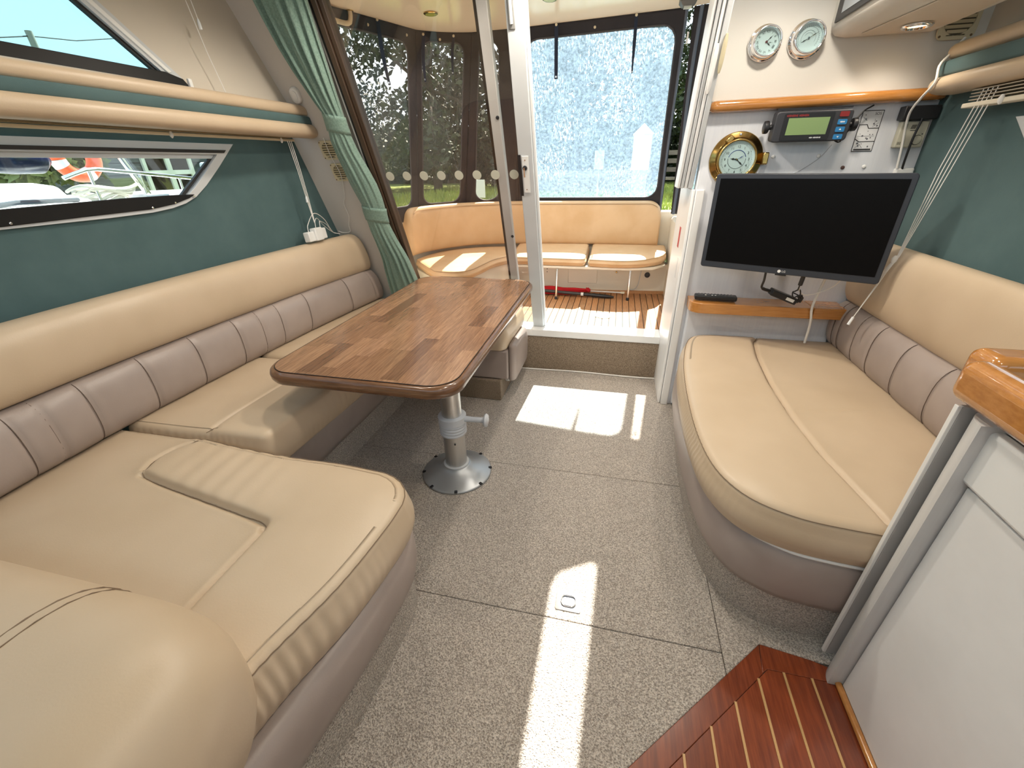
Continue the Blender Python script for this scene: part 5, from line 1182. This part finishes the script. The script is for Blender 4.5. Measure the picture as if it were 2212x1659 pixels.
pA0, PA0 = canopy_panel('canopy_panel', 'navy forward side canopy panel beside the cockpit', TOP[0], TOP[1], BOT[0], BOT[1], (.06, .97, .09, .86), VINB)
pB, PB = canopy_panel('canopy_panel', 'navy corner canopy panel with a narrow clear window behind the curved seat', TOP[2], TOP[3], BOT[2], BOT[3], (.10, .88, .09, .955), VINB, bow=.03, bow_n=(-.6, .8, 0))
pC, PC = canopy_panel('canopy_panel', 'navy aft canopy panel with a narrow clear window behind the door posts', TOP[3], TOP[4], BOT[3], BOT[4], (.16, .58, .09, .955), VINB)
pD, PD = canopy_panel('canopy_panel', 'navy aft canopy panel with a large scratched window glowing in the sun', TOP[4], TOP[5], BOT[4], BOT[5], (.035, .955, .10, .945), VINA, rr=.085)
pE, PE = canopy_panel('canopy_panel', 'navy unzipped canopy panel beside the right jamb of the door', (.335, 3.42), TOP[6], (.42, 3.84), BOT[6], (.42, .9, .12, .90), VINA, rr=.08)
obj('zip_flap', MB().tube([PE(.10+.02*math.sin(v*7), v) for v in np.linspace(.0, 1, 26)], .012, 8), mat('zip_grey', (.10, .12, .16), .7), pE, smooth=True)
obj('zip_flap', MB().tube([PD(.992-.004*math.sin(v*5), v) for v in np.linspace(.0, 1, 26)], .009, 8), MATS['zip_grey'], pD, smooth=True)
obj('zip_puller', MB().box(.318, .330, 3.455, 3.462, 1.88, 1.94), STEEL, pE, bevel=.002)
for k in range(3): obj('zip_flap', MB().tube([PC(.985-.05*k+.006*math.sin(v*8+k), v) for v in np.linspace(0, 1, 22)], .012, 6), CANV, pC, smooth=True)
def strap(par, P, u, v0, v1, wd, lean=0., curl=.0):
    rs = []
    for i in range(14):
        t = i/13; v = lerp(v0, v1, t); p = Vector(P(u+lean*t, v))+Vector((0, -.03-.03*math.sin(t*PI)*curl, 0)); h = wd*(1 if t < .5 else 1-curl*.6*(t-.5)*2)
        rs.append([p+Vector((-h, 0, 0)), p+Vector((-h, -.003, 0)), p+Vector((h, -.003, 0)), p+Vector((h, 0, 0))])
    s_ = obj('strap', MB().rings(rs), STRAP, par)
    q = Vector(P(u, v0))+Vector((0, -.036, .004)); obj('stud', MB().lathe(q, (0, -1, 0), [(.008, 0), (.008, .003), (.004, .005)], 12), mat('stud_cream', (.7, .6, .42), .4), s_)
    q = Vector(P(u+lean, v1))+Vector((0, -.036, .012)); obj('stud', MB().lathe(q, (0, -1, 0), [(.006, 0), (.006, .003)], 10), STEEL, s_)
strap(pD, PD, .245, .985, .755, .012); strap(pD, PD, .72, .985, .755, .010, 0, 1)
strap(pB, PB, .18, .975, .76, .012, .03, .7); strap(pB, PB, .72, .975, .80, .010, 0, .9)
strap(pA, PA, .62, .99, .72, .013, .08, .6); strap(pA, PA, .15, .985, .80, .016, .05, .2)
for k, (P, par, us) in enumerate(((PA, pA, (.5, .9)), (PB, pB, (.45,)), (PD, pD, (.48, .02)))):
    for u in us: obj('stud', MB().lathe(Vector(P(u, .965))+Vector((0, -.006, 0)), (0, -1, 0), [(.008, 0), (.008, .003), (.004, .005)], 12), MATS['stud_cream'], par)

sp_ = thing('side_step', 'cream moulded side step beside the curved cockpit seat', 'step', (-1.45, 2.85, .25))
obj('body', MB().box(-1.60, -1.27, 2.70, 2.83, .25, .50), CKW, sp_, bevel=.012)
obj('step_top', MB().box(-1.61, -1.26, 2.69, 2.84, .5005, .515), CKW, sp_, bevel=.004)
for k in range(4): obj('teak_strip', MB().box(-1.59, -1.28, 2.705+k*.032, 2.725+k*.032, .5155, .519), TEAK, sp_)
# ================================================================== OUTSIDE
GZ = .45
LEAFD = mat('leaf_dark', (.014, .024, .009), .6, var=(2, 2), col2=(.034, .048, .015))
LEAFM = mat('leaf_mid', (.020, .034, .010), .6, var=(2, 2), col2=(.050, .068, .018))
LEAFL = mat('leaf_light', (.09, .12, .03), .6, var=(2, 2), col2=(.18, .21, .06))
BARK = mat('bark', (.09, .07, .05), .9, bump=(20, .8, .02))
struct(obj('ground', MB().box(-60, 60, 6.6, 70, -.9, GZ), mat('lawn', (.14, .20, .03), .9, var=(3, 6), col2=(.30, .34, .07), bump=(40, 1, .03))), 'sunlit green lawn on the river bank')
def grass(n, x0, x1, y0, y1, seed):
    rnd = random.Random(seed); mb = MB()
    for _ in range(n):
        x = rnd.uniform(x0, x1); y = y0+(y1-y0)*rnd.random()**1.6; h = rnd.uniform(.05, .16); a = rnd.uniform(0, PI); wd = .012+.004*(y-y0)*.3
        dx, dy = math.cos(a)*wd, math.sin(a)*wd; l = rnd.uniform(-.05, .05)
        mb.add([(x-dx, y-dy, GZ), (x+dx, y+dy, GZ), (x+l, y, GZ+h)], [(0, 1, 2)])
    return mb
g_ = obj('grass', grass(16000, -6, 5, 7, 16, 3), mat('grass_blade', (.20, .27, .04), .8, var=(1, 3), col2=(.42, .45, .10))); g_['kind'] = 'stuff'; g_['label'] = 'tufts of bright green grass on the river bank'; g_['category'] = 'grass'
def tree(x, y, h, rad, label, leafm, n=5200, seed=1, trunk=.16, lean=0., zb=GZ, low=.15, ls=.16, group='trees on the river bank'):
    rnd = random.Random(seed)
    t = thing('bank_tree', label, 'tree', (x, y, zb), group)
    tp = [(x, y, zb-.05), (x+lean*.3, y, zb+h*.3), (x+lean, y, zb+h*.75)]
    obj('trunk', MB().tube([tuple(p) for p in spline(tp, 8)], [trunk*(1-.09*i) for i in range(8)], 10), BARK, t, smooth=True)
    blobs = []
    for _ in range(22):
        f = rnd.random(); z = zb+h*(low+(1-low)*f); r = rad*(.35+.45*math.sin(PI*min(1, .15+f*.85)))
        a = rnd.uniform(0, 2*PI); q = rnd.random()**.5*rad*(1-.5*max(0, f-.5)*2)
        blobs.append((x+lean*f+q*math.cos(a), y+q*math.sin(a), z, r*rnd.uniform(.5, .85)))
    for i in range(7):
        b = blobs[i]; obj('branch', MB().tube([(x+lean*.4, y, zb+h*.35), ((x+b[0])/2, (y+b[1])/2, (zb+h*.4+b[2])/2+.1), b[:3]], [trunk*.45, trunk*.3, .02], 6), BARK, t, smooth=True)
    mb = MB()
    for _ in range(n):
        b = blobs[rnd.randrange(len(blobs))]; u = rnd.uniform(-1, 1); a = rnd.uniform(0, 2*PI); rr = b[3]*rnd.random()**.4; s = math.sqrt(1-u*u)
        p = Vector((b[0]+rr*s*math.cos(a), b[1]+rr*s*math.sin(a), b[2]+rr*u*.9)); l = ls*rnd.uniform(.6, 1.3)
        d = Vector((rnd.uniform(-1, 1), rnd.uniform(-1, 1), rnd.uniform(-1, .4))).normalized(); e = d.cross(Vector((rnd.uniform(-1, 1), rnd.uniform(-1, 1), rnd.uniform(-1, 1)))).normalized()
        mb.add([p, p+d*l*.5+e*l*.22, p+d*l, p+d*l*.5-e*l*.22], [(0, 1, 2, 3)])
    f = obj('foliage', mb, leafm, t); f['kind'] = 'stuff'
    return t
TR = [(-9.6, 14.5, 4.2, 1.5, 'spreading tree at the far end of the bank against the sky', LEAFM, .15), (-6.3, 15.5, 6.2, 2.0, 'tall dense tree behind the side canopy window', LEAFM, .06), (-3.8, 16.5, 6.6, 2.0, 'dark leafy tree behind the corner canopy window', LEAFD, .06),
      (-1.6, 17.5, 7.0, 2.1, 'dark tree behind the middle of the canopy', LEAFD, .05), (.6, 18, 7.2, 2.2, 'broad tree behind the white bank post', LEAFM, .05), (2.9, 17, 6.8, 2.1, 'leafy tree beyond the unzipped canopy slit', LEAFM, .04), (5.2, 16, 6.5, 2.0, 'light green tree at the edge of the bank', LEAFL, .05)]
for k, (x, y, h, r, lab, lm, low) in enumerate(TR): tree(x, y, h*(1.0 if k == 0 else 1.35), r*(1 if k == 0 else 1.2), lab, lm, 6000 if k == 0 else 11000, 10+k, low=low, ls=.16 if k == 0 else .24)
def hedge(x0, x1, y, h, seed):
    rnd = random.Random(seed); mb = MB()
    for _ in range(9000):
        x = rnd.uniform(x0, x1); z = GZ+h*rnd.random()*(.75+.25*math.sin(x*1.7)+.25*math.sin(x*4.1+1)); p = Vector((x, y+rnd.uniform(-.5, .5), z)); l = rnd.uniform(.14, .3)
        d = Vector((rnd.uniform(-1, 1), rnd.uniform(-1, .3), rnd.uniform(-.5, 1))).normalized(); e = d.cross(Vector((rnd.uniform(-1, 1), 1, rnd.uniform(-1, 1)))).normalized()
        mb.add([p, p+d*l*.5+e*l*.25, p+d*l, p+d*l*.5-e*l*.25], [(0, 1, 2, 3)])
    return mb
hg = thing('hedge', 'long dark hedge behind the bank trees', 'hedge', (-2, 20, GZ))
obj('core', MB().box(-16, 12, 20.2, 21.0, GZ, GZ+2.2), LEAFD, hg)
f = obj('foliage', hedge(-16, 12, 20, 3.9, 5), LEAFD, hg); f['kind'] = 'stuff'
tag(obj('log_pile', (lambda m: m)(MB().box(-3.2, .8, 13.0, 13.5, GZ, GZ+.55)), mat('old_timber', (.11, .085, .065), .9, var=(8, 4), col2=(.2, .16, .12), stretch=(1, 1, 14)), bevel=.05), 'low weathered timber wall along the lawn', 'wall')
wp = thing('service_post', 'white service post with a pyramid cap on the lawn', 'post', (.32, 9, GZ))
obj('stem', MB().box(.20, .46, 8.85, 9.11, GZ, 1.08), mat('post_bluegrey', (.30, .36, .42), .6), wp, bevel=.01)
obj('box', MB().box(.165, .475, 8.83, 9.14, 1.08, 1.64), WHT, wp, bevel=.012)
obj('cap', MB().add([(.14, 8.80, 1.64), (.50, 8.80, 1.64), (.50, 9.16, 1.64), (.14, 9.16, 1.64), (.32, 8.98, 1.82)], [(0, 1, 2, 3), (0, 1, 4), (1, 2, 4), (2, 3, 4), (3, 0, 4)]), WHT, wp)
tag(obj('bank_sign', MB().box(-.52, -.34, 9.2, 9.23, 1.10, 1.42).box(-.445, -.415, 9.23, 9.26, GZ, 1.45), mat('sign_blue', (.35, .55, .68), .5)), 'small pale blue sign on a stake beside the service post', 'sign')
tag(obj('bank_notice', MB().box(-2.55, -2.25, 7.6, 7.63, .72, 1.0).box(-2.42, -2.38, 7.63, 7.67, GZ, 1.0), WPL), 'white notice board on a stake seen through the corner canopy window', 'sign')
bn = thing('park_bench', 'weathered wooden bench on the lawn beyond the canopy slit', 'bench', (1.35, 11, GZ))
for z in (GZ+.55, GZ+.72, GZ+.88): obj('back_slat', MB().box(.75, 2.0, 11.0, 11.04, z, z+.09), MATS['old_timber'], bn)
for x in (.8, 1.92): obj('leg', MB().box(x, x+.07, 10.6, 11.04, GZ, GZ+.97), MATS['old_timber'], bn)
obj('seat_slat', MB().box(.75, 2.0, 10.6, 11.0, GZ+.40, GZ+.45), MATS['old_timber'], bn)
# neighbouring boat seen through the low window
nb = thing('moored_boat', 'white cabin cruiser moored alongside with stainless rails', 'boat', (-5.5, 3.5, -.8))
obj('hull', MB().rings([[(x, y, z) for x, y in ((-7.4, -1.5), (-4.65, -1.5), (-4.55, 3.2), (-5.0, 5.2), (-6.0, 6.6), (-7.0, 5.2), (-7.4, 3.2))] for z in (-.9, .6, .98)]), WHT, nb, bevel=.03)
obj('cabin_top', MB().rings([[(-6+(x+6)*s_, 1+(y-1)*s_, z) for x, y in ((-7.0, -1.4), (-5.1, -1.4), (-5.1, 2.6), (-5.5, 3.6), (-6.5, 3.6), (-7.0, 2.6))] for s_, z in ((1, .98), (.97, 1.12), (.9, 1.16))]), WHT, nb, bevel=.03)
obj('windscreen_frame', MB().tube([(-4.9, 2.2, .98), (-5.1, 2.9, 1.02), (-5.3, 3.5, 1.0)], .02, 8), mat('frame_dark', (.05, .06, .07), .4), nb)
obj('rail', MB().tube([tuple(p) for p in spline([(-4.75, 3.10, 1.20), (-4.72, 3.3, 1.265), (-4.74, 3.5, 1.255), (-4.86, 4.3, 1.175), (-5.1, 5.0, 1.10), (-5.2, 5.2, 1.02)], 24)], .018, 8), STEEL, nb, smooth=True)
for x, y, z in ((-4.72, 3.3, 1.26), (-4.78, 3.8, 1.22), (-4.86, 4.3, 1.175), (-4.98, 4.7, 1.13)): obj('stanchion', MB().tube([(x, y, .97), (x, y, z)], .014, 8), STEEL, nb, smooth=True)
obj('hatch', MB().box(-4.95, -4.72, 3.75, 4.0, .985, 1.03), mat('hatch_grey', (.45, .47, .5), .4), nb, bevel=.01)
obj('mast', MB().tube([(-4.80, 3.85, .98), (-4.80, 3.55, 1.75)], .03, 10), STEEL, nb, smooth=True)
rp = thing('coiled_rope', 'pale coiled rope heaped on the moored boat deck', 'rope', (-4.8, 3.45, 1.0))
rnd = random.Random(9)
for k in range(5):
    obj('coil', MB().tube([(-4.80+(.10+.03*k)*math.cos(a)*.6, 3.43+(.10+.03*k)*math.sin(a)*1.4, 1.01+.025*k+.02*math.sin(3*a+k)) for a in np.linspace(0, 2*PI, 26)], .014, 6), mat('rope_cream', (.62, .58, .48), .9), rp, smooth=True)
lr_ = thing('life_ring', 'orange and white life ring hung on the moored boat mast', 'life ring', (-5.05, 3.48, 1.1))
def torus(c, R, r, a0, a1, m, tname, ax=(1, 0, 0)):
    pts = [(c[0], c[1]+R*math.cos(a), c[2]+R*math.sin(a)) for a in np.linspace(a0, a1, 18)]
    return obj(tname, MB().tube(pts, r, 14), m, lr_, smooth=True)
for k in range(4):
    a = k*PI/2+.5; torus((-5.05, 3.47, 1.37),   .155, .06, a, a+PI/2-.36, ORNG, 'ring_section'); torus((-5.05, 3.47, 1.37), .155, .062, a+PI/2-.36, a+PI/2, WPL, 'white_band')
fd = thing('fender', 'dark navy fender hanging over the moored boat side', 'fender', (-4.7, 2.75, 1.2))
obj('body', MB().tube([tuple(p) for p in ((-4.7, 2.40, 1.40), (-4.7, 2.48, 1.38), (-4.7, 2.75, 1.36), (-4.7, 2.95, 1.34), (-4.7, 3.02, 1.335))], [.02, .11, .12, .10, .03], 20), NAVY, fd, smooth=True)
obj('rope', MB().tube([(-4.7, 2.75, 1.46), (-4.72, 2.8, 1.55), (-4.76, 2.84, 1.62)], .012, 6), STRAP, fd, smooth=True)
tag(obj('bank_shrub', hedge(-.55, .55, 0, .25, 8), LEAFL), 'low green shrub beyond the moored boat', 'shrub')
sh_ = bpy.data.objects['bank_shrub']; sh_.location = (-8.2, 5.0, 1.0)
# boathouse with white window
bh = thing('boathouse', 'dark weatherboarded boathouse with a white framed window', 'building', (-11, 9, -.8))
obj('wall', MB().box(-13, -10.9, 3, 12.0, -.8, 4.0 if False else 2.4), mat('boards_dark', (.030, .032, .036), .8), bh)
for k in range(13):
    obj('weatherboard', MB().box(-10.9, -10.86+.012*(k % 2), 3, 12.0, -.8+k*.245, -.8+k*.245+.225), mat('board_grey', (.05, .055, .062), .8, var=(5, 4), col2=(.12, .13, .145), stretch=(1, .4, 6)), bh)
wn = obj('window', MB().holed([(-10.84, y, z) for y, z in rect(8.75, 10.05, .70, 1.58)], [[(-10.84, y, z) for y, z in rect(a+.06, a+.56, b+.05, b+h_)] for a, b, h_ in ((8.77, .72, .42), (9.39, .72, .42), (8.77, 1.19, .30), (9.39, 1.19, .30))], (.06, 0, 0)), WPL, bh)
for a, b, h_ in ((8.77, .72, .42), (9.39, .72, .42), (8.77, 1.19, .30), (9.39, 1.19, .30)): obj('pane', MB().box(-10.835, -10.825, a+.05, a+.57, b+.04, b+h_+.01), mat('pane_dark', (.03, .022, .018), .08), wn)
obj('roof', MB().prism([(-10.4, 2.8, 2.4), (-10.4, 12.2, 2.4), (-12, 12.2, 3.4), (-12, 2.8, 3.4)], (0, 0, .08)), mat('roof_dark', (.05, .05, .055), .8), bh)
wb = tag(obj('white_dinghy', MB().rings([[(x, y, z) for x, y in ((-7.6, 7.2), (-6.2, 7.0), (-6.4, 8.6), (-7.4, 8.8))] for z in (.45, .9, 1.36)]), WHT, bevel=.04), 'white tender standing on the bank beyond the cabin cruiser', 'boat')
tp_ = thing('telegraph_pole', 'wooden telegraph pole with a wire against the sky', 'pole', (-20, 14, 0))
obj('pole', MB().tube([(-20, 14.1, 0), (-20, 14.02, 5.5)], .10, 10), mat('pole_wood', (.35, .30, .26), .9), tp_, smooth=True)
obj('wire', MB().tube([(-20, 10.0, 4.4), (-20, 14.02, 5.36), (-20, 15.5, 5.52), (-20, 17.5, 6.0), (-20, 22, 7.0)], .02, 6), BLKR, tp_)
